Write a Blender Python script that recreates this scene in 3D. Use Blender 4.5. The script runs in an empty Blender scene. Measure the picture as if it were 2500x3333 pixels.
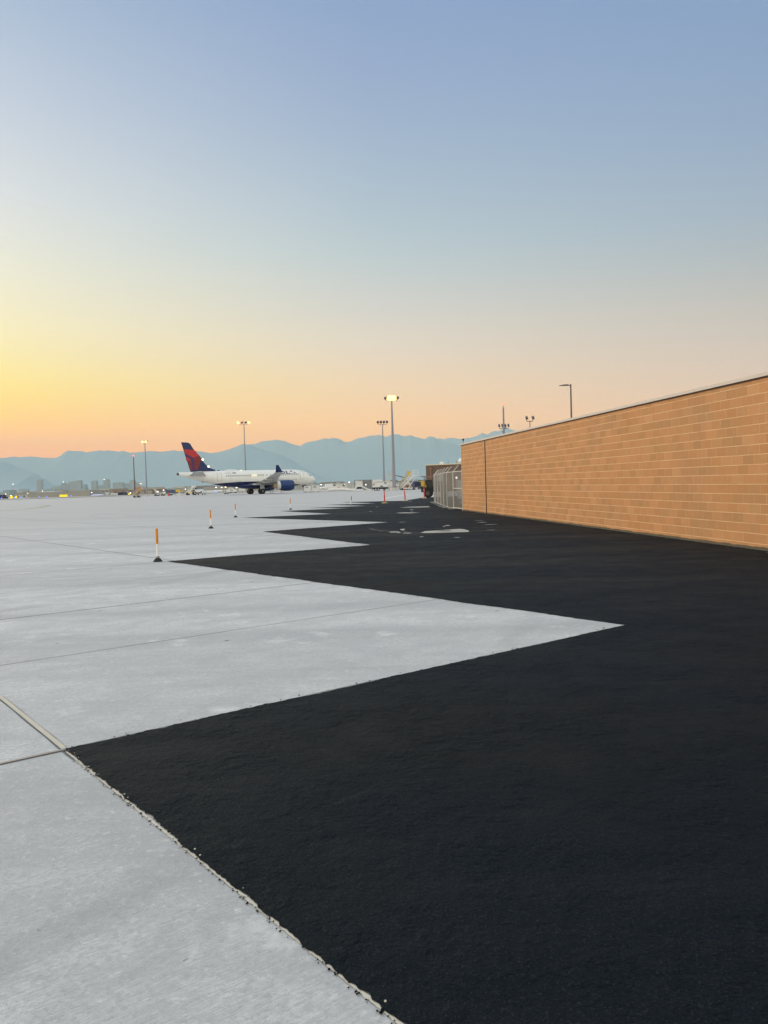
import bpy, bmesh, math, random
from mathutils import Vector, Matrix, noise
random.seed(7)
S = bpy.context.scene
COL = S.collection

# ---------------------------------------------------------------- camera
F, H = 2600.0, 1.6
ROLL = math.atan(.03)
PITCH = math.atan((1666.5 - 1572.5) * math.cos(ROLL) / F)
cr, sr, cp, sp = math.cos(ROLL), math.sin(ROLL), math.cos(PITCH), math.sin(PITCH)

def ray(px, py):
    u, v = px - 1250, 1666.5 - py
    ul, vl = u*cr + v*sr, -u*sr + v*cr
    return Vector((ul, F*cp + vl*sp, -F*sp + vl*cp))
def G(px, py, z=0.0):                 # ground point seen at a place in the photograph
    r = ray(px, py); return r * ((z - H) / r.z) + Vector((0, 0, H))
def AT(px, py, Y):                    # point at distance Y
    r = ray(px, py); return r * (Y / r.y) + Vector((0, 0, H))

cam = bpy.data.cameras.new('camera'); co = bpy.data.objects.new('camera', cam); COL.objects.link(co)
cam.sensor_fit = 'VERTICAL'; cam.sensor_height = 24; cam.lens = 24 * F / 3333
cam.clip_start = .05; cam.clip_end = 90000
co.matrix_world = Matrix(((cr, sr, 0, 0), (-sr*sp, cr*sp, -cp, 0), (-sr*cp, cr*cp, sp, H), (0, 0, 0, 1)))
S.camera = co

# ---------------------------------------------------------------- world and light
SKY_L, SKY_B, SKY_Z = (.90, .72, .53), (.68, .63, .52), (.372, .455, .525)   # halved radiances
GLOW = math.radians(-38)              # azimuth of the dawn glow from +Y, negative = left
W = bpy.data.worlds.new('World'); S.world = W; W.use_nodes = True
nt = W.node_tree; nt.nodes.clear()
def lin(c):
    return tuple(((v/255+.055)/1.055)**2.4 if v > 10 else v/255/12.92 for v in c) + (1,)
def wn(t, **k):
    n = nt.nodes.new(t)
    for a, b in k.items(): setattr(n, a, b)
    return n
def wmath(op, a, b=None, c=None, clamp=False):
    n = wn('ShaderNodeMath', operation=op, use_clamp=clamp)
    for i, v in enumerate((a, b, c)):
        if v is None: continue
        if isinstance(v, (int, float)): n.inputs[i].default_value = v
        else: nt.links.new(v, n.inputs[i])
    return n.outputs[0]
tc = wn('ShaderNodeTexCoord'); sx = wn('ShaderNodeSeparateXYZ'); nt.links.new(tc.outputs['Generated'], sx.inputs[0])
elev = wmath('MULTIPLY', wmath('ARCSINE', sx.outputs[2]), 2/math.pi)    # 0 horizon .. 1 zenith
az = wmath('ARCTAN2', sx.outputs[0], sx.outputs[1])
dz = wmath('ABSOLUTE', wmath('SUBTRACT', az, GLOW))
dz = wmath('MINIMUM', dz, wmath('SUBTRACT', 2*math.pi, dz))
HAZE_K, HAZE_TOP, HAZE_H = 3.5e-5, 2065., (.44, .53, .52)      # the air in front of the sky: density, height, its own light
def ramp(stops):
    # stops give the sky as it is seen from the ground; what the air in front takes and adds is undone here
    r = wn('ShaderNodeValToRGB'); R_ = r.color_ramp; R_.interpolation = 'LINEAR'
    es = [0, 1, 2, 3, 4, 5, 6.2, 7.5, 9, 10.5, 12, 14, 16, 18.5, 21, 24, 27, 31, 36, 42, 50, 62, 90]
    while len(R_.elements) < len(es): R_.elements.new(.5)
    for e, d in zip(R_.elements, es):
        d0 = max(stops[0][0], min(stops[-1][0], d))
        for p, q in zip(stops, stops[1:]):
            if p[0] <= d0 <= q[0]: t = (d0-p[0])/(q[0]-p[0]); break
        t = t*t*(3-2*t)*.35 + t*.65
        c = [x+(y-x)*t for x, y in zip(lin(p[1])[:3], lin(q[1])[:3])]
        T = math.exp(-HAZE_K*min(31000., HAZE_TOP/max(.001, math.sin(math.radians(d)))))
        e.position = d/90; e.color = tuple(max(0., (v - h*(1-T))/T)/2 for v, h in zip(c, HAZE_H)) + (1,)
    nt.links.new(elev, r.inputs[0]); return r.outputs[0]
Z = (90, (158, 160, 168))
left = ramp([(0, (255, 182, 112)), (3.3, (255, 197, 118)), (4.6, (255, 212, 130)), (7.2, (255, 235, 152)), (10.5, (252, 241, 192)), (13.6, (245, 240, 214)), (18.3, (229, 231, 229)), (24, (205, 214, 225)), (31.8, (164, 187, 211)), (42, (160, 178, 200)), Z])
mid = ramp([(0, (250, 190, 152)), (3.8, (247, 206, 168)), (6.4, (239, 212, 180)), (9.7, (225, 214, 198)), (12.8, (208, 209, 204)), (15.9, (189, 203, 207)), (20.5, (172, 190, 206)), (26, (155, 175, 204)), (31.2, (143, 166, 201)), (42, (145, 163, 190)), Z])
right = ramp([(0, (236, 198, 176)), (4, (226, 200, 180)), (7.6, (210, 198, 187)), (10.6, (195, 193, 188)), (13.7, (176, 186, 191)), (16.8, (163, 180, 196)), (22.7, (147, 169, 197)), (30.6, (132, 159, 195)), (42, (142, 160, 186)), Z])
def mix(a, b, f):
    m = wn('ShaderNodeMix', data_type='RGBA'); nt.links.new(f, m.inputs[0]); nt.links.new(a, m.inputs[6]); nt.links.new(b, m.inputs[7]); return m.outputs[2]
def smooth(x, a, b, kind='SMOOTHSTEP'):
    m = wn('ShaderNodeMapRange', interpolation_type=kind); nt.links.new(x, m.inputs[0]); m.inputs[1].default_value = a; m.inputs[2].default_value = b; return m.outputs[0]
R = math.radians
c1 = mix(left, mid, wmath('POWER', smooth(az, R(-28), R(0), 'LINEAR'), .72))
c2 = mix(c1, right, smooth(az, R(0), R(27), 'LINEAR'))
# sides, behind and overhead: unseen sky brightened as added fill, warm left, pale opposite
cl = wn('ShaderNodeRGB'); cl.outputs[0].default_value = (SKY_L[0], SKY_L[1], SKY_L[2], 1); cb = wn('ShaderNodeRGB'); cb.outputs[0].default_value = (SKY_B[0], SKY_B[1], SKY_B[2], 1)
up = smooth(elev, .05, .75)
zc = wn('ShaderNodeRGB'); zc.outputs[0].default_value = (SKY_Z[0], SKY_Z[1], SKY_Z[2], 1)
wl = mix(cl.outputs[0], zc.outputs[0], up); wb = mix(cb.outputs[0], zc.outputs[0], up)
rev = wmath('ABSOLUTE', az)
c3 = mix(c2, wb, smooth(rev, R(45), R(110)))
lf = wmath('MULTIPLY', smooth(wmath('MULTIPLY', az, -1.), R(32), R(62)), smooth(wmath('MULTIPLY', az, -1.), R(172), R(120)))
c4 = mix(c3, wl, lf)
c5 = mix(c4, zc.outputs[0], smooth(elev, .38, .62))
sky = wn('ShaderNodeTexSky', sky_type='NISHITA', sun_disc=False)
sky.sun_elevation = math.radians(4); sky.sun_rotation = GLOW
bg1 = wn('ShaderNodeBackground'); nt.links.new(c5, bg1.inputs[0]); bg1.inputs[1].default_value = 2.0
bg2 = wn('ShaderNodeBackground'); nt.links.new(sky.outputs[0], bg2.inputs[0]); bg2.inputs[1].default_value = .004
ad = wn('ShaderNodeAddShader'); nt.links.new(bg1.outputs[0], ad.inputs[0]); nt.links.new(bg2.outputs[0], ad.inputs[1])
wo = wn('ShaderNodeOutputWorld'); nt.links.new(ad.outputs[0], wo.inputs[0])

sl = bpy.data.lights.new('sun', 'SUN'); sl.energy = 2.0; sl.angle = math.radians(55); sl.color = (1, .80, .58)
so = bpy.data.objects.new('sun', sl); COL.objects.link(so)
SUN_EL = math.radians(16); SUN_AZ = math.radians(-52)
d = Vector((math.sin(SUN_AZ)*math.cos(SUN_EL), math.cos(SUN_AZ)*math.cos(SUN_EL), math.sin(SUN_EL)))
so.rotation_euler = d.to_track_quat('Z', 'Y').to_euler()
S.view_settings.view_transform = 'Standard'; S.view_settings.look = 'None'
S.view_settings.exposure = 0; S.view_settings.gamma = 1
S.cycles.volume_bounces = 0; S.cycles.max_bounces = 6; S.cycles.use_denoising = True; S.cycles.denoising_prefilter = 'ACCURATE'

# ---------------------------------------------------------------- materials
MATS = {}
class Nodes:
    def __init__(s, name):
        s.m = bpy.data.materials.new(name); s.m.use_nodes = True; s.t = s.m.node_tree
        s.b = s.t.nodes['Principled BSDF']; s.out = s.t.nodes['Material Output']; MATS[name] = s.m
        s.tc = s.n('ShaderNodeTexCoord').outputs['Object']
    def n(s, t, **k):
        x = s.t.nodes.new(t)
        for a, b in k.items(): setattr(x, a, b)
        return x
    def put(s, sock, v):
        if isinstance(v, (int, float)): sock.default_value = v
        elif isinstance(v, (tuple, list)): sock.default_value = tuple(v) + (1,) if len(v) == 3 and sock.type == 'RGBA' else v
        else: s.t.links.new(v, sock)
    def math(s, op, a, b=None, c=None, clamp=False):
        x = s.n('ShaderNodeMath', operation=op, use_clamp=clamp)
        for i, v in enumerate((a, b, c)):
            if v is not None: s.put(x.inputs[i], v)
        return x.outputs[0]
    def noise(s, scale, detail=4, rough=.55, vec=None, dim=None):
        x = s.n('ShaderNodeTexNoise'); s.put(x.inputs['Vector'], vec or s.tc)
        x.inputs['Scale'].default_value = scale; x.inputs['Detail'].default_value = detail; x.inputs['Roughness'].default_value = rough
        return x.outputs['Fac']
    def mapping(s, scale=(1, 1, 1), rot=(0, 0, 0), loc=(0, 0, 0)):
        x = s.n('ShaderNodeMapping'); s.t.links.new(s.tc, x.inputs[0]); x.inputs['Scale'].default_value = scale
        x.inputs['Rotation'].default_value = rot; x.inputs['Location'].default_value = loc; return x.outputs[0]
    def rng(s, v, a, b, c=0., d=1., smooth=False):
        x = s.n('ShaderNodeMapRange'); 
        if smooth: x.interpolation_type = 'SMOOTHSTEP'
        s.put(x.inputs[0], v)
        for i, q in enumerate((a, b, c, d)): s.put(x.inputs[i+1], q)
        return x.outputs[0]
    def mix(s, f, a, b, blend='MIX'):
        x = s.n('ShaderNodeMix', data_type='RGBA', blend_type=blend); s.put(x.inputs[0], f); s.put(x.inputs[6], a); s.put(x.inputs[7], b); return x.outputs[2]
    def xyz(s, vec=None):
        x = s.n('ShaderNodeSeparateXYZ'); s.put(x.inputs[0], vec or s.tc); return x.outputs
    def bump(s, h, strength, dist):
        x = s.n('ShaderNodeBump'); s.put(x.inputs['Height'], h); x.inputs['Strength'].default_value = strength; x.inputs['Distance'].default_value = dist
        s.t.links.new(x.outputs[0], s.b.inputs['Normal'])
    def color(s, v): s.put(s.b.inputs['Base Color'], v)
    def rough(s, v): s.put(s.b.inputs['Roughness'], v)

def plain(name, c, rough=.6, metal=0., var=.12, scale=3., spec=.5, bump=0):
    m = Nodes(name); f = m.noise(scale, 3)
    a = tuple(x*(1-var) for x in c); b = tuple(min(1, x*(1+var)) for x in c)
    m.color(m.mix(f, a, b)); m.rough(rough); m.b.inputs['Metallic'].default_value = metal
    m.b.inputs['Specular IOR Level'].default_value = spec
    if bump: m.bump(m.noise(scale*12, 3), .4, bump)
    return m.m
def emit(name, c, s):
    m = Nodes(name); m.color(c); m.put(m.b.inputs['Emission Color'], c); m.b.inputs['Emission Strength'].default_value = s; return m.m
def M(n): return MATS[n]

# ground coordinates of the slab grid (rotated 38 degrees, origin at the near notch)
A0 = G(212, 2440); TH = math.radians(38)
m = Nodes('concrete_paving')
uv = m.n('ShaderNodeVectorRotate', rotation_type='Z_AXIS'); m.put(uv.inputs['Vector'], m.tc)
uv.inputs['Center'].default_value = (A0.x, A0.y, 0); uv.inputs['Angle'].default_value = -TH
sub = m.n('ShaderNodeVectorMath', operation='SUBTRACT'); m.put(sub.inputs[0], uv.outputs[0]); sub.inputs[1].default_value = (A0.x, A0.y, 0)
UV = sub.outputs[0]; X = m.xyz(UV)
def joint(coord, period, w, offs=0.):
    f = m.math('FRACT', m.math('DIVIDE', m.math('ADD', coord, offs + 1000*period + period/2), period))
    dd = m.math('MULTIPLY', m.math('ABSOLUTE', m.math('SUBTRACT', f, .5)), period)
    return m.rng(dd, w*.5, w*1.1, 1., 0.)
wob = m.math('MULTIPLY', m.math('SUBTRACT', m.noise(1.3, 2), .5), .02)
Xw = m.math('ADD', X[0], wob); Yw = m.math('ADD', X[1], wob)
near = m.rng(X[0], -1.2, -.1, 1., 1.)
j1 = joint(Xw, 5.85, .026); j2 = joint(Yw, 5.93, .024); j3 = m.math('MULTIPLY', joint(Yw, 2.965, .016), .7)
j = m.math('MULTIPLY', m.math('MAXIMUM', m.math('MAXIMUM', j1, j2), j3), m.rng(X[1], -.3, -.2))
big = m.noise(.35, 5, .6); medn = m.noise(2.2, 6, .62); fine = m.noise(38, 5, .7); finer = m.noise(160, 3, .7)
sv = m.n('ShaderNodeMapping'); m.put(sv.inputs[0], UV); sv.inputs['Scale'].default_value = (.16, 1.6, 1)
streak = m.noise(1.0, 5, .6, vec=sv.outputs[0])
fv = m.mapping(scale=(.035, .45, 1)); far = m.noise(1., 5, .65, vec=fv)
bv = m.n('ShaderNodeMapping'); m.put(bv.inputs[0], UV); bv.inputs['Scale'].default_value = (8, 130, 1)
broom = m.noise(1.0, 3, .6, vec=bv.outputs[0])
sl_id = m.n('ShaderNodeTexWhiteNoise', noise_dimensions='2D')
cv = m.n('ShaderNodeCombineXYZ'); m.put(cv.inputs[0], m.math('FLOOR', m.math('DIVIDE', X[0], 5.85))); m.put(cv.inputs[1], m.math('FLOOR', m.math('DIVIDE', X[1], 5.93)))
m.put(sl_id.inputs['Vector'], cv.outputs[0])
c = m.mix(m.rng(big, .3, .7), (.66, .67, .67), (.80, .80, .79))
c = m.mix(m.rng(medn, .44, .56), m.mix(1., c, (.84, .85, .865), 'MULTIPLY'), c)
c = m.mix(m.math('MULTIPLY', m.rng(streak, .47, .66), .42), c, (.42, .42, .44))
c = m.mix(m.math('MULTIPLY', m.rng(far, .42, .58), .62), c, (.36, .36, .37))
Yw0 = m.xyz()[1]
c = m.mix(m.math('MULTIPLY', m.rng(m.math('ADD', Yw0, m.math('MULTIPLY', big, 14.)), 16, 52), .72), c, (.42, .41, .395))   # older slabs farther out
c = m.mix(m.math('MULTIPLY', m.rng(fine, .48, .60), .6), c, (.42, .43, .44))
c = m.mix(m.math('MULTIPLY', m.rng(m.noise(15, 5, .7), .52, .64), .45), c, (.40, .41, .42))
c = m.mix(m.math('MULTIPLY', m.rng(m.noise(21, 4, .7, vec=m.mapping(loc=(3, 9, 0))), .56, .68), .5), c, (.86, .86, .85))
c = m.mix(m.math('MULTIPLY', m.rng(broom, .42, .58), .45), c, (.42, .42, .45))
c = m.mix(m.math('MULTIPLY', sl_id.outputs[0], .18), c, (.46, .46, .48))
spot = m.rng(m.noise(5, 2, .5), .735, .75)
c = m.mix(m.math('MULTIPLY', spot, .8), c, (.16, .15, .14))
white = m.rng(m.noise(1.1, 6, .7, vec=m.mapping(loc=(7, 3, 0))), .60, .74)
c = m.mix(m.math('MULTIPLY', white, .8), c, (.80, .80, .80))
# grey tyre arcs swept over the slabs
tyre = None
for (ax, ay, ar, w) in ((-30, 20, 33.5, .11), (-30, 20, 35.3, .11), (-4, 58, 14, .16), (-4, 58, 16.2, .16), (-60, 40, 62, .2), (-20, -25, 61, .12)):
    P0 = m.xyz()
    dx = m.math('SUBTRACT', P0[0], ax); dy = m.math('SUBTRACT', P0[1], ay)
    rr = m.math('SQRT', m.math('ADD', m.math('MULTIPLY', dx, dx), m.math('MULTIPLY', dy, dy)))
    t_ = m.rng(m.math('ABSOLUTE', m.math('SUBTRACT', rr, ar)), w*.5, w*1.4, 1., 0.)
    tyre = t_ if tyre is None else m.math('MAXIMUM', tyre, t_)
c = m.mix(m.math('MULTIPLY', m.math('MULTIPLY', tyre, m.rng(streak, .35, .6)), .28), c, (.3, .3, .31))
c = m.mix(m.math('MULTIPLY', j, .75), c, (.13, .128, .125))
m.color(c); m.rough(.82); m.b.inputs['Specular IOR Level'].default_value = .35
hgt = m.math('ADD', m.math('ADD', m.math('MULTIPLY', fine, 1.0), m.math('MULTIPLY', broom, 1.1)), m.math('MULTIPLY', finer, .5))
hgt = m.math('SUBTRACT', hgt, m.math('MULTIPLY', j, 3.0)); m.bump(hgt, 1., .009)

m = Nodes('asphalt')
n1 = m.noise(.22, 5, .6); n2 = m.noise(1.7, 6, .65); g = m.noise(75, 4, .75); g2 = m.noise(13, 5, .7); lump = m.noise(4.5, 4, .6)
st = m.noise(1., 5, .6, vec=m.mapping(scale=(.25, 1.3, 1), rot=(0, 0, .5)))
c = m.mix(m.rng(n1, .3, .7), (.0006, .0062, .0125), (.0026, .0100, .0180))
c = m.mix(m.math('MULTIPLY', m.rng(st, .50, .72), .6), c, (.018, .022, .026))
c = m.mix(m.math('MULTIPLY', m.rng(g, .54, .66), .6), c, (.030, .038, .047))
c = m.mix(m.math('MULTIPLY', m.rng(m.noise(110, 3, .6), .60, .68), .6), c, (.06, .066, .072))
PA = m.xyz()
band = m.noise(1., 5, .62, vec=m.mapping(scale=(.10, .55, 1), rot=(0, 0, -.12), loc=(3, 1, 0)))
swp = m.math('MULTIPLY', m.rng(band, .46, .60), m.rng(PA[1], 9, 16))
c = m.mix(m.math('MULTIPLY', swp, .6), c, (.040, .038, .036))                     # dust trodden over the older laid strip
tone = m.noise(.16, 4, .6, vec=m.mapping(loc=(11, 5, 0)))
c = m.mix(m.math('MULTIPLY', m.rng(tone, .50, .62), .5), c, (.0085, .0095, .0105))
ex_ = m.math('DIVIDE', m.math('SUBTRACT', PA[0], 2.6), 5.2); ey_ = m.math('DIVIDE', m.math('SUBTRACT', PA[1], 31.), 3.6)
rr_ = m.math('ADD', m.math('ADD', m.math('MULTIPLY', ex_, ex_), m.math('MULTIPLY', ey_, ey_)), m.math('MULTIPLY', m.noise(.6, 4), .7))
c = m.mix(m.math('MULTIPLY', m.rng(rr_, 1.0, 1.5, 1., 0.), .8), c, (.003, .0085, .0175))  # fresh blue black mix round the drain
dust = m.math('MULTIPLY', m.rng(n2, .55, .75), .10)
c = m.mix(dust, c, (.06, .062, .06))
m.color(c); m.rough(m.rng(n2, .3, .7, .64, .80)); m.b.inputs['Specular IOR Level'].default_value = .12; m.put(m.b.inputs['Specular Tint'], (.55, .8, 1.))
h_ = m.math('ADD', m.math('ADD', m.math('MULTIPLY', g, .8), m.math('MULTIPLY', g2, 2.2)), m.math('MULTIPLY', m.math('MULTIPLY', m.rng(lump, .42, .6, 1., 0., True), m.rng(n2, .45, .6)), 1.2))
m.bump(h_, 1., .04)

m = Nodes('block_masonry')                       # local x along the wall, z up
X = m.xyz(); CH, BL = .2032, .4064
row = m.math('FLOOR', m.math('DIVIDE', m.math('ADD', X[2], .07), CH)); fz = m.math('FRACT', m.math('DIVIDE', m.math('ADD', X[2], .07), CH))
odd = m.math('MULTIPLY', m.math('MODULO', m.math('ADD', row, 20), 2), .5)
xx = m.math('ADD', m.math('DIVIDE', m.math('ADD', X[0], 400*BL), BL), odd); colx = m.math('FLOOR', xx); fx = m.math('FRACT', xx)
def rnd(a, b, off):
    q = m.n('ShaderNodeCombineXYZ'); m.put(q.inputs[0], m.math('ADD', a, off)); m.put(q.inputs[1], b)
    w_ = m.n('ShaderNodeTexWhiteNoise', noise_dimensions='2D'); m.put(w_.inputs['Vector'], q.outputs[0]); return w_.outputs[0]
r1 = rnd(colx, row, .5); r2 = rnd(colx, row, 77.5)
r3 = rnd(m.math('FLOOR', m.math('DIVIDE', xx, 3.)), row, 11.5)
c = m.mix(r1, (.515, .262, .118), (.605, .31, .145))
c = m.mix(m.math('MULTIPLY', m.rng(r2, .88, .92), .35), c, (.42, .25, .12))
c = m.mix(m.math('MULTIPLY', m.rng(r2, .06, .09, 1., 0.), .3), c, (.66, .40, .21))
c = m.mix(m.math('MULTIPLY', m.rng(r3, .72, .76), .22), c, (.44, .28, .135))
c = m.mix(m.math('MULTIPLY', m.rng(m.noise(.35, 3), .5, .7), .35), c, (.42, .25, .13))
c = m.mix(m.math('MULTIPLY', m.rng(m.noise(45, 3, .7), .5, .75), .25), c, (.30, .18, .10))
c = m.mix(m.math('MULTIPLY', m.rng(m.noise(5, 5, .65), .55, .75), .25), c, (.68, .46, .27))
ez = m.math('MULTIPLY', m.math('MINIMUM', fz, m.math('SUBTRACT', 1., fz)), CH)
ex = m.math('MULTIPLY', m.math('MINIMUM', fx, m.math('SUBTRACT', 1., fx)), BL)
hw = m.math('MULTIPLY_ADD', m.noise(3, 2), .005, .0045)
hj = m.rng(ez, hw, m.math('ADD', hw, .003), 1., 0.); vj = m.rng(ex, .004, .008, 1., 0.)
c = m.mix(m.math('MULTIPLY', vj, m.rng(m.noise(1.2, 2), .42, .58, .25, .75)), c, (.66, .47, .29))
c = m.mix(m.math('MULTIPLY', hj, m.rng(m.noise(2.1, 2, vec=m.mapping(scale=(1, 1, 3))), .3, .5, .4, .8)), c, (.84, .58, .33))
# faded scuffs and the tar and mud left along the foot
sc = m.rng(m.noise(1., 4, .6, vec=m.mapping(scale=(.9, 1, 14))), .70, .78)
c = m.mix(m.math('MULTIPLY', m.math('MULTIPLY', sc, m.rng(X[2], 1.6, .9)), .6), c, (.8, .66, .48))
foot = m.math('SUBTRACT', X[2], m.math('MULTIPLY', m.noise(1.4, 7, .72), .12))
c = m.mix(m.rng(foot, .0, .012, 1., 0.), c, (.13, .115, .085))
m.color(c); m.rough(.92); m.b.inputs['Specular IOR Level'].default_value = .2
m.bump(m.math('ADD', m.math('MULTIPLY', m.noise(60, 4, .7), .6), m.math('MULTIPLY', hj, -1.0)), .6, .006)

m = Nodes('chain_link')
X = m.xyz()
def wire(a):
    f = m.math('FRACT', m.math('DIVIDE', m.math('ADD', a, 50.), .052)); return m.rng(m.math('ABSOLUTE', m.math('SUBTRACT', f, .5)), .25, .28, 1., 0.)
w_ = m.math('MAXIMUM', wire(m.math('ADD', X[0], X[2])), wire(m.math('SUBTRACT', X[0], X[2])))
m.color((.14, .14, .14)); m.rough(.5); m.b.inputs['Metallic'].default_value = .6; m.put(m.b.inputs['Alpha'], m.math('MULTIPLY', w_, 1.0))

m = Nodes('fuselage_paint')
X = m.xyz()
q = m.math('ADD', X[0], 2.5)
th = m.math('SUBTRACT', 2.85, m.math('MULTIPLY', m.math('MULTIPLY', q, q), .0058))
navy = m.rng(m.math('SUBTRACT', X[2], th), -.02, .02, 1., 0.)
c = m.mix(m.rng(m.noise(.7, 4), .4, .7), (.84, .81, .75), (.78, .75, .69))
panel = m.math('FRACT', m.math('DIVIDE', m.math('ADD', X[0], 60), 2.1)); pl_ = m.rng(m.math('ABSOLUTE', m.math('SUBTRACT', panel, .5)), .004, .010, 1., 0.)
c = m.mix(m.math('MULTIPLY', pl_, .25), c, (.4, .4, .4))
c = m.mix(navy, c, (.008, .018, .085)); m.color(c); m.rough(.28)

for a in [('white_paint', (.76, .75, .72), .3), ('light_grey_paint', (.50, .50, .49), .4), ('navy_paint', (.008, .02, .10), .25),
          ('engine_blue', (.006, .030, .13), .2), ('crimson_paint', (.50, .02, .025), .3), ('dark_red_paint', (.20, .015, .02), .3), ('violet_paint', (.045, .02, .12), .3),
          ('tyre_rubber', (.018, .018, .02), .8), ('dark_metal', (.075, .07, .07), .5), ('black_plastic', (.02, .02, .024), .5),
          ('window_tint', (.10, .12, .14), .15), ('cabin_shade', (.42, .42, .42), .3), ('door_seam', (.25, .24, .23), .5),
          ('cream_trim', (.60, .55, .50), .5), ('brown_sealant_and_shadow', (.085, .035, .018), .7), ('pale_sealant', (.52, .48, .40), .8),
          ('galvanised', (.54, .53, .49), .45), ('steel_pole', (.27, .27, .31), .5), ('brown_pole', (.16, .11, .11), .5),
          ('orange_plastic', (.72, .27, .01), .45), ('white_plastic', (.86, .85, .82), .4), ('red_plastic', (.72, .05, .035), .45), ('pink_band', (.85, .30, .26), .5),
          ('ochre_rubber', (.42, .33, .14), .8), ('brown_brick', (.18, .115, .085), .85), ('brown_metal', (.26, .15, .11), .6), ('cream_paint', (.72, .62, .42), .5),
          ('yellow_paint', (.80, .48, .02), .45), ('deep_yellow', (.62, .38, .05), .5), ('cart_blue', (.012, .016, .065), .4), ('cart_grey_blue', (.09, .11, .19), .5),
          ('machine_black', (.016, .017, .016), .5), ('hose_fabric', (.74, .71, .66), .8), ('unit_grey', (.22, .22, .22), .6), ('orange_steel', (.55, .25, .10), .6),
          ('tan_steel', (.48, .38, .26), .6), ('barrier_concrete', (.55, .53, .49), .85), ('old_line', (.60, .60, .58), .8), ('brown_line', (.28, .20, .12), .8),
          ('hangar_metal', (.38, .38, .37), .6), ('hangar_tan', (.42, .38, .32), .6), ('hangar_brown', (.26, .19, .15), .6), ('roof_pale', (.62, .60, .50), .6),
          ('tower_grey', (.38, .47, .49), .7), ('tower_dark', (.28, .38, .42), .5), ('tower_rose', (.43, .46, .47), .7), ('leaf', (.04, .06, .03), .9), ('infield', (.20, .185, .16), .95),
          ('patch_concrete', (.36, .35, .325), .85), ('rust_plate', (.16, .13, .10), .7), ('dark_green', (.02, .05, .03), .5), ('dirt', (.30, .19, .13), .95), ('tail_lamp_red', (.20, .01, .012), .3)]:
    plain(a[0], a[1], a[2], var=.10)
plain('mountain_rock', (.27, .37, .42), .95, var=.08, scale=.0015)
emit('floodlight_glow', (1, .74, .25), 1.9); emit('warm_lamp', (1, .80, .5), 5); emit('white_lamp', (1, .97, .88), 3.5); emit('red_lamp', (1, .12, .05), 3.)
emit('blue_lamp', (.12, .20, 1), 1.6); emit('yellow_sign_face', (1, .72, .02), .75); emit('cabin_light', (1, .85, .45), 1.2)

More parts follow.
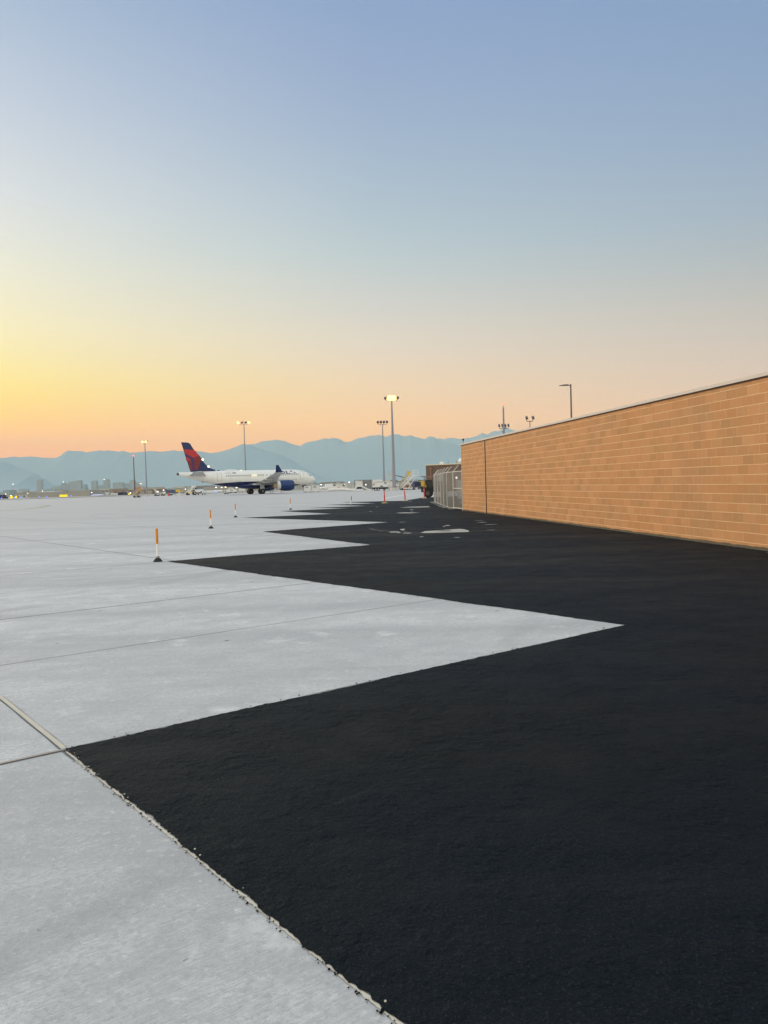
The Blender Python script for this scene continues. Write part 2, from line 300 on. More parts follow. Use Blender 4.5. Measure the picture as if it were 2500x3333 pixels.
# ---------------------------------------------------------------- mesh builder
class MB:
    def __init__(s): s.v, s.f, s.mi, s.sm, s.mats = [], [], [], [], []
    def mat(s, n):
        if n not in s.mats: s.mats.append(n)
        return s.mats.index(n)
    def add(s, vs, fs, m, smooth=False, T=None):
        o = len(s.v); s.v += [(T @ Vector(v)) if T else Vector(v) for v in vs]
        for f in fs: s.f.append(tuple(o+i for i in f)); s.mi.append(s.mat(m)); s.sm.append(smooth)
        return s
    def box(s, c, d, m, T=None, taper=1.):
        x, y, z = (k/2 for k in d); vs = []
        for sz in (-1, 1):
            t = taper if sz > 0 else 1
            for sx_, sy in ((-1, -1), (1, -1), (1, 1), (-1, 1)): vs.append((c[0]+sx_*x*t, c[1]+sy*y*t, c[2]+sz*z))
        return s.add(vs, [(3, 2, 1, 0), (4, 5, 6, 7), (0, 1, 5, 4), (1, 2, 6, 5), (2, 3, 7, 6), (3, 0, 4, 7)], m, False, T)
    def tube(s, a, b, r0, m, r1=None, n=10, T=None, cap=True):
        a, b = Vector(a), Vector(b); r1 = r0 if r1 is None else r1
        w = (b-a).normalized(); u = w.orthogonal().normalized(); v = w.cross(u)
        vs = []
        for p, r in ((a, r0), (b, r1)):
            for i in range(n):
                t = 2*math.pi*i/n; vs.append(p + u*(r*math.cos(t)) + v*(r*math.sin(t)))
        s.add(vs, [(i, (i+1) % n, n+(i+1) % n, n+i) for i in range(n)], m, True, T)
        if cap: s.add(vs, [tuple(range(n-1, -1, -1)), tuple(range(n, 2*n))], m, False, T)
        return s
    def path(s, pts, r, m, n=8, T=None):
        for a, b in zip(pts, pts[1:]): s.tube(a, b, r, m, n=n, T=T)
        return s
    def loft(s, rings, m, caps=True, smooth=True, T=None):
        n = len(rings[0]); vs = [p for r in rings for p in r]; fs = []
        for k in range(len(rings)-1):
            for i in range(n): fs.append((k*n+i, k*n+(i+1) % n, (k+1)*n+(i+1) % n, (k+1)*n+i))
        s.add(vs, fs, m, smooth, T)
        if caps:
            s.add(rings[0], [tuple(range(n-1, -1, -1))], m, False, T); s.add(rings[-1], [tuple(range(n))], m, False, T)
        return s
    def prism(s, poly, y0, y1, m, T=None):        # polygon in x,z extruded along y
        n = len(poly); vs = [(x, y0, z) for x, z in poly] + [(x, y1, z) for x, z in poly]
        return s.add(vs, [tuple(range(n-1, -1, -1)), tuple(range(n, 2*n))] + [(i, (i+1) % n, n+(i+1) % n, n+i) for i in range(n)], m, False, T)
    def ball(s, c, r, m, n=10, sq=(1, 1, 1)):
        rings = []
        for k in range(1, n//2):
            t = math.pi*k/(n//2); rings.append([(c[0]+r*sq[0]*math.sin(t)*math.cos(2*math.pi*i/n), c[1]+r*sq[1]*math.sin(t)*math.sin(2*math.pi*i/n), c[2]-r*sq[2]*math.cos(t)) for i in range(n)])
        return s.loft(rings, m)
    def build(s, name, parent=None, loc=(0, 0, 0)):
        me = bpy.data.meshes.new(name); me.from_pydata([tuple(v) for v in s.v], [], s.f)
        for q in s.mats: me.materials.append(MATS[q])
        for p, i, sm_ in zip(me.polygons, s.mi, s.sm): p.material_index = i; p.use_smooth = sm_
        bm = bmesh.new(); bm.from_mesh(me); bmesh.ops.recalc_face_normals(bm, faces=bm.faces[:]); bm.to_mesh(me); bm.free()
        o = bpy.data.objects.new(name, me); COL.objects.link(o); o.location = loc
        if parent: o.parent = parent
        return o
def tag(o, label, cat, group=None):
    o['label'] = label; o['category'] = cat
    if group: o['group'] = group
    return o
def thing(name, label, cat, loc=(0, 0, 0), rz=0., group=None):
    o = bpy.data.objects.new(name, None); COL.objects.link(o); o.location = loc; o.rotation_euler = (0, 0, rz); o.empty_display_size = .2
    return tag(o, label, cat, group)
def struct(o, kind='structure'): o['kind'] = kind; return o
def dup(root, label, loc, rz=0., scale=1., tilt=None):
    r = root.copy(); COL.objects.link(r); r.location = loc; r.rotation_euler = (tilt[0], tilt[1], rz) if tilt else (0, 0, rz); r.scale = (scale,)*3; r['label'] = label
    for ch in root.children:
        c_ = ch.copy(); COL.objects.link(c_); c_.parent = r
        for g_ in ch.children:
            d_ = g_.copy(); COL.objects.link(d_); d_.parent = c_
    return r

# ---------------------------------------------------------------- ground
def gz(y): 
    t = max(0., min(1., (y-270)/330)); return -.05 - 2.95*t*t*(3-2*t)
mb = MB(); xs = [-45000, -20000, -8000, -3000, -1000, -400, -200, -100, 0, 100, 200, 400, 1000, 3000, 8000, 20000, 45000]
ys = [-6000, -1000, -100, 0, 100, 200, 260, 280, 300, 330, 360, 400, 450, 500, 560, 620, 800, 1200, 2000, 4000, 8000, 16000, 32000, 45000]
mb.add([(x, y, gz(y)) for y in ys for x in xs], [(k*len(xs)+i, k*len(xs)+i+1, (k+1)*len(xs)+i+1, (k+1)*len(xs)+i) for k in range(len(ys)-1) for i in range(len(xs)-1)], 'infield')
struct(mb.build('ground'))

def sheet(name, pts, z, m):
    bm = bmesh.new(); bm.faces.new([bm.verts.new((p[0], p[1], z)) for p in pts]); bmesh.ops.triangulate(bm, faces=bm.faces[:], ngon_method='EAR_CLIP')
    bmesh.ops.recalc_face_normals(bm, faces=bm.faces[:])
    for f in bm.faces:
        if f.normal.z < 0: f.normal_flip()
    me = bpy.data.meshes.new(name); bm.to_mesh(me); bm.free(); me.materials.append(MATS[m])
    o = bpy.data.objects.new(name, me); COL.objects.link(o); return o
struct(sheet('concrete_apron', [(-260, -40), (120, -40), (120, 262), (30, 258), (-40, 250), (-120, 247), (-260, 262)], 0., 'concrete_paving'))

SAW = [(212, 2440), (2040, 2035), (544, 1827.5), (1207, 1774), (855, 1730.5), (1264, 1700), (790, 1685.5), (1080, 1672.5), (909, 1663.7), (1137, 1654),
       (1002.5, 1653.8), (1194, 1646.6), (1062, 1643.5), (1223, 1638.3), (1109, 1634.6), (1313, 1630), (1375, 1620)]
saw = [G(*p) for p in SAW]
dirG = (G(1310, 3333) - A0).normalized()
def ragged(a, b, amp, step):
    a, b = Vector(a[:2]), Vector(b[:2]); L = (b-a).length; n = max(1, int(L/step)); t = (b-a)/L; nn = Vector((-t.y, t.x)); out = []
    for i in range(n):
        s_ = L*i/n; e = min(1, s_/.15, (L-s_)/.15)
        q = amp*e*(noise.noise(Vector((s_*9+a.x*7, a.y, 0)))*.7 + noise.noise(Vector((s_*31, a.y*3, 5)))*.5 + .9*noise.noise(Vector((s_*1.2, a.x, 9))))
        out.append(a + t*s_ + nn*q)
    return out
start = A0 + dirG*16
poly = ragged(start, A0, .022, .009)
NEAR = list(poly)
for k, (a, b) in enumerate(zip(saw, saw[1:])): poly += ragged(a, b, .034 if k < 3 else .045, .016 if k < 2 else (.05 if k < 4 else .15))
poly += [saw[-1].to_2d(), Vector((12, 88)), Vector((45, 88)), Vector((45, -12)), Vector((start.x, -12))]
struct(sheet('asphalt_pavement', poly, .006, 'asphalt'))

# beige joint sealant down the near slab edge, drips and lumps where the asphalt was cut
mb = MB()
def strip(pts, w0, m, z, wig=.25, sd=1.):
    L = []
    for i, p in enumerate(pts):
        a = pts[max(0, i-1)]; b = pts[min(len(pts)-1, i+1)]; t = (b-a).normalized(); nn = Vector((-t.y, t.x)); f = noise.noise(Vector((i*.9, sd, 0))); g_ = noise.noise(Vector((i*.55, sd, 7)))
        L.append((p + nn*w0*(1+wig*f), p - nn*w0*(1+wig*g_)))
    vs = [(q.x, q.y, z) for pr in L for q in pr]
    mb.add(vs, [(2*i, 2*i+1, 2*i+3, 2*i+2) for i in range(len(L)-1)], m)
def line(a, b, n): a, b = Vector(a[:2]), Vector(b[:2]); return [a + (b-a)*i/n for i in range(n+1)]
nn = Vector((-dirG.y, dirG.x, 0))
if nn.x > 0: nn = -nn
strip([p + nn.to_2d()*.006 for p in line(A0 + dirG*.05, A0+dirG*12, 900)], .0078, 'pale_sealant', .0035, .8)
strip(line(A0 - dirG*.02, A0 - dirG*8, 200), .017, 'pale_sealant', .004, .15)
for i in range(40):
    s_ = random.random()**1.3*7; p = A0 + dirG*s_ - nn*random.uniform(-.004, .022); r = random.uniform(.002, .005)
    mb.ball((p.x, p.y, .008), r, 'pale_sealant', 8, (1, 1.3, .6))
struct(mb.build('joint_sealant'))
mb = MB(); ud = Vector((math.cos(TH), math.sin(TH), 0))
strip(line(A0 + dirG*.01, A0 - ud*6, 160), .012, 'door_seam', .0085, .5)
struct(mb.build('pavement_joint'))
# tar smears on the concrete beside the cut edge
mb = MB()
for i in range(420):
    s_ = random.random()*7; p = A0 + dirG*s_ + nn*random.uniform(.008, .03); r = random.uniform(.0015, .006); k = random.randint(6, 9)
    mb.add([(p.x + r*random.uniform(.4, 1.6)*math.cos(6.283*j_/k)*.8, p.y + r*random.uniform(.5, 2)*math.sin(6.283*j_/k), .0052) for j_ in range(k)], [tuple(range(k))], 'asphalt')
struct(mb.build('tar_smears'))

# openings in the new asphalt with the old concrete showing
def blob(name, pts, m, z=.0095, sub_=6, amp=.06):
    P = [G(*p) for p in pts]; out = []
    for a, b in zip(P, P[1:] + P[:1]): out += ragged(a, b, amp, max(.04, (b-a).length/14))
    return struct(sheet(name, out, z, m))
blob('concrete_patch', [(1367, 1735), (1381, 1730), (1500, 1722), (1513, 1724), (1531, 1732), (1500, 1733), (1386, 1736)], 'patch_concrete')
blob('drain_cover', [(1421, 1728), (1440, 1731), (1470, 1730.3), (1462, 1726.6)], 'rust_plate', .014, amp=.01)
blob('concrete_patch', [(1300, 1652.6), (1330, 1650), (1392, 1648), (1402, 1651), (1365, 1652.2)], 'patch_concrete')
blob('concrete_patch', [(1288, 1669.6), (1320, 1668), (1366, 1669), (1340, 1671), (1300, 1671.2)], 'patch_concrete')
mb = MB()
for i in range(70):
    t = random.random(); px = 1202 + 130*t + random.gauss(0, 4); py = 1720 + 16*t**.6 + random.gauss(0, 2.0)
    p = G(px, py); r = random.uniform(.02, .07)*(1.4 if t > .4 else .6); k = random.randint(4, 6)
    mb.add([(p.x + r*random.uniform(.5, 1.3)*math.cos(6.283*j_/k), p.y + r*1.6*random.uniform(.5, 1.3)*math.sin(6.283*j_/k), .0085 + .0004*(i % 4)) for j_ in range(k)], [tuple(range(k))], 'patch_concrete')
for (px, py, w_, h_) in ((1311, 1724.5, .22, .5), (1458, 1711, .2, .3), (1445, 1714, .12, .2), (1310, 1700, .35, .14), (1571, 1701, .42, .14), (1596, 1708, .5, .14), (1490, 1750, .22, .1), (1372, 1748, .15, .1), (1227, 1650, .25, .3), (1206, 1665, .2, .25), (1335, 1632, .35, .5), (1340, 1659, .25, .35), (1341, 1664, .2, .3), (1560, 1695, .4, .08), (1597, 1726, .35, .07)):
    p = G(px, py); k = 7; mb.add([(p.x + w_*.5*random.uniform(.6, 1.2)*math.cos(6.283*j_/k), p.y + h_*random.uniform(.5, 1.2)*math.sin(6.283*j_/k), .0102) for j_ in range(k)], [tuple(range(k))], 'patch_concrete')
struct(mb.build('asphalt_debris', None), 'stuff')

def paint(name, pts, w_, m):
    mb_ = MB(); P = [G(*p).to_2d() for p in pts]; vs = []
    for i, p in enumerate(P):
        t = (P[min(i+1, len(P)-1)] - P[max(0, i-1)]).normalized(); n_ = Vector((-t.y, t.x))*w_/2; vs += [(*(p+n_), .004), (*(p-n_), .004)]
    mb_.add(vs, [(2*i, 2*i+1, 2*i+3, 2*i+2) for i in range(len(P)-1)], m); return struct(mb_.build(name))
paint('apron_line', [(1245, 1624), (1280, 1617), (1330, 1609)], .5, 'old_line')
paint('apron_line', [(420, 1671), (608, 1664), (760, 1657), (860, 1653)], .22, 'old_line')
paint('apron_line', [(850, 1645), (905, 1644), (1010, 1643)], .5, 'old_line')
paint('taxiway_line', [(-60, 1667), (0, 1663), (76, 1658), (127, 1652.5), (150, 1648.5), (163, 1646.6), (150, 1645.6), (120, 1645.8)], .5, 'brown_line')

# ---------------------------------------------------------------- block wall building
WA = G(1507, 1662); WB = G(2500, 1795); wd = (WB-WA).normalized(); wr = math.atan2(wd.y, wd.x)
LEN = 56; HT = 3.5
bld = thing('block_building', 'long windowless tan block building running up the right side beside the asphalt', 'building', WA, wr)
mb = MB(); mb.box((LEN/2, 6, HT/2 - .15), (LEN, 12, HT + .3), 'block_masonry'); mb.build('wall', bld)
mb = MB(); x = 0
while x < LEN:
    w_ = min(3.05, LEN - x); mb.box((x + w_/2, 6, HT + .035), (w_ - .012, 12.09, .07), 'cream_trim'); x += 3.05
mb.build('coping', bld)
mb = MB(); mb.box((LEN/2, 6, HT - .02 + .01), (LEN + .02, 12.03, .045), 'brown_sealant_and_shadow'); mb.build('coping_shadow_strip', bld)  # dark strip stands in for the shadow line under the coping
jx = (G(1595, 1672) - WA).length
mb = MB(); mb.box((jx, -.012, HT/2 - .02), (.07, .03, HT - .04), 'brown_sealant_and_shadow'); mb.build('control_joint', bld)
mb = MB(); mb.box((jx - .075, -.006, HT/2 - .02), (.035, .02, HT - .04), 'cream_trim'); mb.build('joint_trim', bld)
mb = MB(); mb.box((.03, -.01, HT/2 - .02), (.05, .03, HT-.04), 'cream_trim'); mb.build('corner_trim', bld)
mb = MB(); mb.tube((.05, .1, HT+.07), (.05, .1, HT+.22), .012, 'black_plastic'); mb.tube((.05, .1, HT+.22), (.05, .1, HT+.34), .02, 'black_plastic', .07); 
cm = mb.build('security_camera'); cm.location = WA; cm.rotation_euler = (0, 0, wr); tag(cm, 'small black camera on a short stem at the far top corner of the block building', 'camera')
mb = MB()
for i in range(260):                                  # crumbs of asphalt and grit gathered along the foot of the wall
    s_ = random.random()*44; p = WA + wd*s_; r = random.uniform(.008, .03); q = Vector((wd.y, -wd.x, 0)); q = q if q.x < 0 else -q
    p = p + q*random.random()**2*.25; mb.ball((p.x, p.y, .006), r, 'asphalt' if i % 4 else 'rust_plate', 6, (1, 1, .6))
EDGE = [A0] + saw[1:6]
for a, b in zip(EDGE, EDGE[1:]):                      # loose grit and chips along the cut edges
    for i in range(70):
        t = random.random(); p = a + (b-a)*t; p = p + Vector((random.gauss(0, .035), random.gauss(0, .035), 0)); r = random.uniform(.002, .008)
        mb.ball((p.x, p.y, .006), r, 'asphalt', 6, (1.3, 1, .5))
struct(mb.build('asphalt_crumbs'), 'stuff')

# ---------------------------------------------------------------- brown building beyond the fence
D2 = 128; P0 = AT(1388, 1590, D2); P0.z = 0
hb = AT(1388, 1515, D2).z
b2 = thing('brown_building', 'low brown brick building with cream roof edge behind the wire fence', 'building', P0, math.radians(-24))
m = Nodes('brown_courses'); X = m.xyz(); f = m.math('FRACT', m.math('DIVIDE', m.math('ADD', X[2], 10), .3)); 
m.color(m.mix(m.rng(m.math('ABSOLUTE', m.math('SUBTRACT', f, .5)), .06, .1, 1., 0.), m.mix(m.noise(3, 4), (.14, .09, .065), (.20, .13, .095)), (.10, .065, .05))); m.rough(.9)
mb = MB(); mb.box((14, 6, hb/2), (28, 12, hb), 'brown_courses'); mb.build('wall', b2)
mb = MB(); mb.box((14, 6, hb+.06), (28.3, 12.3, .14), 'cream_paint'); mb.build('roof_edge', b2)
for xx_ in (.9, 3.9):
    mb = MB(); mb.tube((xx_, -.12, 0), (xx_, -.12, hb-.7), .10, 'brown_metal'); h1 = mb.build('downspout', b2)
    mb = MB(); mb.box((xx_, -.15, hb-.55), (.42, .3, .3), 'brown_metal', taper=1.1); mb.build('conductor_head', h1)
mb = MB(); mb.box((2.3, -.05, hb-2.0), (1.3, .06, 1.1), 'cream_trim'); mb.build('wall_panel', b2)
mb = MB(); mb.tube((2.2, 1.5, hb+.13), (2.2, 1.5, hb+.35), .35, 'white_paint'); mb.ball((2.2, 1.5, hb+.38), .36, 'white_paint', 10, (1, 1, .5)); mb.build('roof_vent', b2)
mb = MB(); mb.ball((5.6, 1.5, hb+.5), .6, 'white_paint', 12, (1, 1, .9)); mb.box((5.6, 1.5, hb+.25), (1.3, 1.3, .3), 'light_grey_paint'); mb.build('roof_fan', b2)
for xx_ in (3.1, 4.5):
    mb = MB(); mb.tube((xx_, 2, hb+.1), (xx_, 2, hb+.6), .03, 'dark_metal'); mb.build('roof_pipe', b2)

# ---------------------------------------------------------------- chain link fence
FP = [G(p, q) for p, q in ((1477.5, 1657), (1457, 1653), (1445.2, 1649.5), (1436, 1645), (1426.7, 1641), (1418.2, 1637.7), (1414.6, 1635))]
FH = 2.12
fn = thing('chain_link_fence', 'galvanised chain link fence with slanted barbed wire arms beyond the block building', 'fence', FP[0])
base = FP[0]
for p in FP:
    q = p - base; mb = MB(); mb.tube(q, q+Vector((0, 0, FH+.03)), .038, 'galvanised'); po = mb.build('post', fn)
    mb = MB(); mb.tube(q+Vector((0, 0, FH)), q+Vector((.32, .1, FH+.36)), .022, 'galvanised'); mb.build('barbed_arm', po)
    mb = MB(); mb.box(q+Vector((-.12, -.05, .03)), (.42, .12, .04), 'galvanised'); mb.build('base_foot', po)
mb = MB(); mb.path([p-base+Vector((0, 0, FH)) for p in FP], .026, 'galvanised'); mb.build('rail', fn); mb = MB(); mb.path([p-base+Vector((0, 0, .06)) for p in FP], .015, 'galvanised'); mb.build('rail', fn)
mb = MB()
for k in range(3):
    mb.path([p-base+Vector((.32*(k+1)/3, .1*(k+1)/3, FH+.36*(k+1)/3)) for p in FP], .004, 'galvanised', 5)
mb.build('barbed_wire', fn)
def panel(a, b, z0, z1, par):
    L = (b-a).length; mb_ = MB(); mb_.add([(0, 0, z0), (L, 0, z0), (L, 0, z1), (0, 0, z1)], [(0, 1, 2, 3)], 'chain_link'); o = mb_.build('wire_mesh', par, a)
    o.rotation_euler = (0, 0, math.atan2(b.y-a.y, b.x-a.x)); return o
for a, b in zip(FP, FP[1:]): panel(a-base, b-base, .06, FH, fn)
gp = G(1508, 1661)
gt = thing('chain_link_gate', 'galvanised wire gate with a middle rail closing against the block building', 'gate', gp)
q = FP[0] - gp; gd = q.normalized(); q2 = q - gd*.06
mb = MB()
for a in (gd*.04, q2): mb.tube(a + Vector((0, 0, .03)), a+Vector((0, 0, FH)), .028, 'galvanised')
for z in (.08, 1.18, FH): mb.tube(gd*.04+Vector((0, 0, z)), q2+Vector((0, 0, z)), .03, 'galvanised')
mb.build('frame', gt)
panel(gd*.04, q2, .08, FH, gt)
mb = MB(); mb.tube(gd*.04, gd*.04+Vector((0, 0, FH+.05)), .04, 'galvanised'); mb.build('post', gt)
# things seen through the wire
p = AT(1500, 1600, 70); p.z = 0
cb = thing('utility_cabinet', 'pale grey utility cabinet standing behind the wire gate', 'cabinet', p)
mb = MB(); mb.box((0, 0, .85), (.55, .5, 1.7), 'light_grey_paint'); mb.build('body', cb); mb = MB(); mb.box((0, -.262, .85), (.47, .02, 1.5), 'white_paint'); mb.build('door', cb)
p = AT(1487, 1600, 92); p.z = 0; hl = AT(1487, 1555, 92).z
ll = thing('yard_lamp', 'small lit white lamp on a thin pole seen through the wire gate', 'lamp', p)
mb = MB(); mb.tube((0, 0, 0), (0, 0, hl-.1), .05, 'galvanised'); mb.build('pole', ll); mb = MB(); mb.ball((0, -.05, hl), .12, 'white_lamp'); mb.build('lamp_head', ll)
mb = MB(); c0 = AT(1508, 1640, 56); ring_ = []
for i in range(40):
    t = 6.283*i/40; ring_.append(((c0.x+1.3+1.5*math.cos(t), c0.y + 4*math.sin(t)), (c0.x+1.3+1.3*math.cos(t), c0.y + 3.6*math.sin(t))))
vs = [(a[0], a[1], z) for o_, i_ in ring_ for a, z in ((o_, .0), (o_, .13), (i_, .13), (i_, .0))]
mb.add(vs, [(4*k+j_, 4*k+j_+1, (4*(k+1)+j_+1) % 160, (4*(k+1)+j_) % 160) for k in range(40) for j_ in range(3)], 'barrier_concrete')
tag(mb.build('curved_kerb'), 'pale curved concrete kerb ring on the ground inside the wire gate', 'kerb')

# ---------------------------------------------------------------- posts and delineators
def cyl_stack(mb_, segs): 
    for a, b, r0, r1, m_ in segs: mb_.tube((0, 0, a), (0, 0, b), r0, m_, r1, 20)
p = G(514, 1828)
mp = thing('marker_post', 'nearest orange and white marker post on a black foot', 'marker post', p, 0, 'orange and white marker posts')
mb = MB(); cyl_stack(mb, [(.085, .40, .026, .026, 'white_plastic')]); mb.build('lower_tube', mp)
mb = MB(); cyl_stack(mb, [(.40, .735, .0285, .0285, 'orange_plastic'), (.735, .742, .0285, .02, 'orange_plastic')]); mb.build('reflective_sleeve', mp)
mb = MB(); mb.tube((0, 0, .094), (0, 0, .118), .033, 'unit_grey', n=20); mb.box((.04, -.01, .106), (.03, .02, .016), 'unit_grey'); mb.build('clamp', mp)
mb = MB(); mb.tube((0, 0, 0), (0, 0, .07), .115, 'tyre_rubber', .062, 8); mb.tube((0, 0, .075), (0, 0, .088), .04, 'tyre_rubber', n=12); mb.build('foot', mp)
for (px, py, l) in ((687, 1720, 'orange and white marker post, second from the camera'), (767, 1684, 'orange and white marker post, third from the camera'), (946, 1659, 'farthest upright orange and white marker post, nearly below the aircraft nose')):
    dup(mp, l, G(px, py), random.random()*.4)
p = G(1142, 1644)
wp = thing('leaning_post', 'thin grey and white post leaning to the right at an asphalt tip', 'marker post', p); wp.rotation_euler = (0, math.radians(6), 0)
mb = MB(); mb.tube((0, 0, .05), (0, 0, .36), .05, 'white_plastic'); mb.build('lower_tube', wp); mb = MB(); mb.tube((0, 0, .36), (0, 0, .68), .03, 'unit_grey'); mb.build('upper_tube', wp); mb = MB(); mb.tube((0, 0, 0), (0, 0, .055), .12, 'tyre_rubber', .06, 8); mb.build('foot', wp)
p = G(1252, 1638)
dl = thing('delineator', 'red delineator post on a worn ochre rubber base, nearest of the three', 'delineator', p, 0, 'red delineator posts')
mb = MB(); mb.tube((0, 0, .06), (0, 0, .92), .055, 'red_plastic', .048, 14); mb.box((0, 0, .98), (.05, .03, .14), 'red_plastic'); mb.build('post', dl)
for z in (.70, .84):
    mb = MB(); mb.tube((0, 0, z), (0, 0, z+.07), .0565, 'pink_band', n=14); mb.build('band', dl)
mb = MB(); mb.tube((0, 0, 0), (0, 0, .06), .27, 'ochre_rubber', .2, 8); mb.tube((0, 0, .06), (0, 0, .09), .09, 'ochre_rubber'); mb.build('base', dl)
dup(dl, 'red delineator post in the middle of the three, tilted slightly left', G(1319, 1631), .3, 1., (0, math.radians(-2.5)))
dup(dl, 'red delineator post standing in front of the dark tractor', G(1381, 1622), .8)

# ---------------------------------------------------------------- tractor
p = G(1395, 1619); tr = thing('tractor', 'dark open tractor with a flat canopy parked at the end of the wire fence', 'tractor', p, math.radians(-10))
def wheel(par, c_, r, w_, name='wheel', hub='dark_metal', ax=(0, 1, 0), n=20):
    mb_ = MB(); A = Vector(ax)*w_/2; C_ = Vector(c_); mb_.tube(C_-A*.8, C_+A*.8, r, 'tyre_rubber', n=n); mb_.tube(C_-A, C_-A*.8, r*.86, 'tyre_rubber', r, n); mb_.tube(C_+A*.8, C_+A, r, 'tyre_rubber', r*.86, n)
    o = mb_.build(name, par); mb_ = MB(); mb_.tube(C_-A*1.04, C_+A*1.04, r*.5, hub, n=n); mb_.build('hub', o); return o
for y in (-.55, .55): wheel(tr, (0, y, .42), .42, .32); wheel(tr, (1.6, y*.9, .32), .32, .2)
mb = MB(); mb.box((.55, 0, .85), (2.5, .7, .6), 'machine_black'); mb.box((.1, 0, 1.45), (.8, .6, .7), 'machine_black', taper=.8); mb.box((-.3, -.4, 1.15), (.3, .1, .2), 'deep_yellow'); mb.box((1.5, 0, 1.05), (1.0, .5, .35), 'machine_black', taper=.85); mb.build('body', tr)
for y in (-.6, .6): mb = MB(); mb.box((0, y, .95), (.8, .25, .05), 'machine_black'); mb.build('fender', tr)
mb = MB(); mb.box((.15, 0, 1.1), (.5, .5, .1), 'black_plastic'); mb.box((-.1, 0, 1.4), (.1, .5, .55), 'black_plastic'); mb.build('seat', tr)
for x_ in (-.35, .95):
    for y in (-.5, .5): mb = MB(); mb.tube((x_, y, .9), (x_, y, 2.1), .03, 'machine_black'); mb.build('canopy_post', tr)
mb = MB(); mb.box((.3, 0, 2.14), (1.9, 1.3, .09), 'brown_metal'); mb.build('canopy', tr)
mb = MB(); mb.tube((.6, 0, 1.2), (.75, 0, 1.5), .02, 'machine_black'); mb.tube((.73, 0, 1.5), (.77, 0, 1.53), .2, 'machine_black', n=16); mb.build('steering_wheel', tr)
mb = MB(); mb.tube((-.45, -.5, 1.75), (-.75, -.6, 1.75), .02, 'machine_black'); mb.box((-.8, -.6, 1.75), (.2, .1, .08), 'machine_black'); mb.build('mirror', tr)

# ---------------------------------------------------------------- baggage carts
def cart(px, D, label, body, end, L=2.3, name='baggage_cart', ht=1.6):
    p = AT(px, 1590, D); p.z = 0; c_ = thing(name, label, 'baggage cart', p, math.radians(8))
    mb_ = MB(); mb_.box((0, 0, .6+(ht-.6)/2), (L, 1.5, ht-.6), body); mb_.box((0, 0, ht+.03), (L+.1, 1.6, .08), body); mb_.build('body', c_)
    mb_ = MB(); mb_.box((-L*.36, -.76, .62+(ht-.7)/2), (L*.26, .04, ht-.72), end); mb_.build('end_panel', c_)
    mb_ = MB(); mb_.box((0, 0, .5), (L, 1.3, .12), 'dark_metal'); mb_.tube((-L/2, 0, .4), (-L/2-.8, 0, .5), .03, 'white_paint'); mb_.build('chassis', c_)
    for x_ in (-L*.36, L*.36):
        for y in (-.6, .6): wheel(c_, (x_, y, .23), .23, .16, hub='light_grey_paint', n=12)
    return c_
cart(1354.5, 175, 'dark navy baggage cart left of the bright yellow cart', 'cart_blue', 'cart_grey_blue', 1.9)
cart(1379, 182, 'bright yellow baggage cart beside the brown building', 'yellow_paint', 'deep_yellow', 1.6, ht=1.75)

# ---------------------------------------------------------------- passenger stairs and boom lift
def stairs(px0, px1, D, ztop, label, m1, cab=None, name='passenger_stairs'):
    a = AT(px0, 1590, D); b = AT(px1, 1590, D); a.z = b.z = 0; run = (b-a).length
    s_ = thing(name, label, 'boarding stairs', a, 0)
    mb_ = MB()
    for y in (-.6, .6):
        mb_.prism([(0, .3), (.25, .3), (run+.1, ztop-.05), (run+.1, ztop+.12), (run-.1, ztop+.1)], y-.03, y+.03, m1)
    mb_.build('stringer', s_)
    n = 16; mb_ = MB()
    for i in range(n): mb_.box((.2+(run-.25)*i/n, 0, .35+(ztop-.4)*(i+.5)/n), (.22, 1.16, .04), m1)
    mb_.build('treads', s_)
    for y in (-.62, .62):
        mb_ = MB(); mb_.path([(0, y, .95), (run, y, ztop+1.05), (run+.9, y, ztop+1.05)], .03, m1)
        mb_.path([(0, y, .65), (run, y, ztop+.6), (run+.9, y, ztop+.6)], .02, m1)
        for i in range(9): mb_.tube((run*i/8, y, .3+(ztop-.3)*i/8), (run*i/8, y, .95+(ztop+.1)*i/8), .02, m1)
        mb_.tube((run+.9, y, ztop), (run+.9, y, ztop+1.05), .03, m1); mb_.build('handrail', s_)
    mb_ = MB(); mb_.box((run+.4, 0, ztop+.02), (1.1, 1.3, .1), m1); mb_.build('platform', s_)
    mb_ = MB()
    for y in (-.5, .5):
        mb_.tube((run+.6, y, ztop), (run*.55, y, .35), .05, m1); mb_.tube((run*.5, y, ztop*.5), (run*.9, y, .35), .04, m1)
    mb_.build('brace', s_)
    mb_ = MB(); mb_.box((run*.55, 0, .35), (run*1.05, 1.2, .22), 'white_paint'); mb_.build('chassis', s_)
    for x_ in (.35, run*.95):
        for y in (-.6, .6): wheel(s_, (x_, y, .24), .24, .16, n=12)
    if cab:
        mb_ = MB(); mb_.box((run+.4, -.66, ztop+.55), (.55, .04, .95), cab); mb_.build('side_panel', s_)
    return s_
stairs(1304, 1349, 168, 3.05, 'white boarding stairs rising to the right beside the tallest light mast', 'white_paint')
stairs(1299, 1327, 176, 3.0, 'tan boarding stairs with a yellow panel on top, behind the white stairs', 'tan_steel', 'yellow_paint')
mb = MB()
for i in range(40):
    p = AT(random.uniform(1304, 1350), 1590, random.uniform(178, 184)); mb.ball((p.x, p.y, random.uniform(0, .8)), random.uniform(.3, .7), 'dirt', 6)
tag(mb.build('dirt_pile'), 'brown heap of dirt and rubble behind the boarding stairs', 'dirt pile')
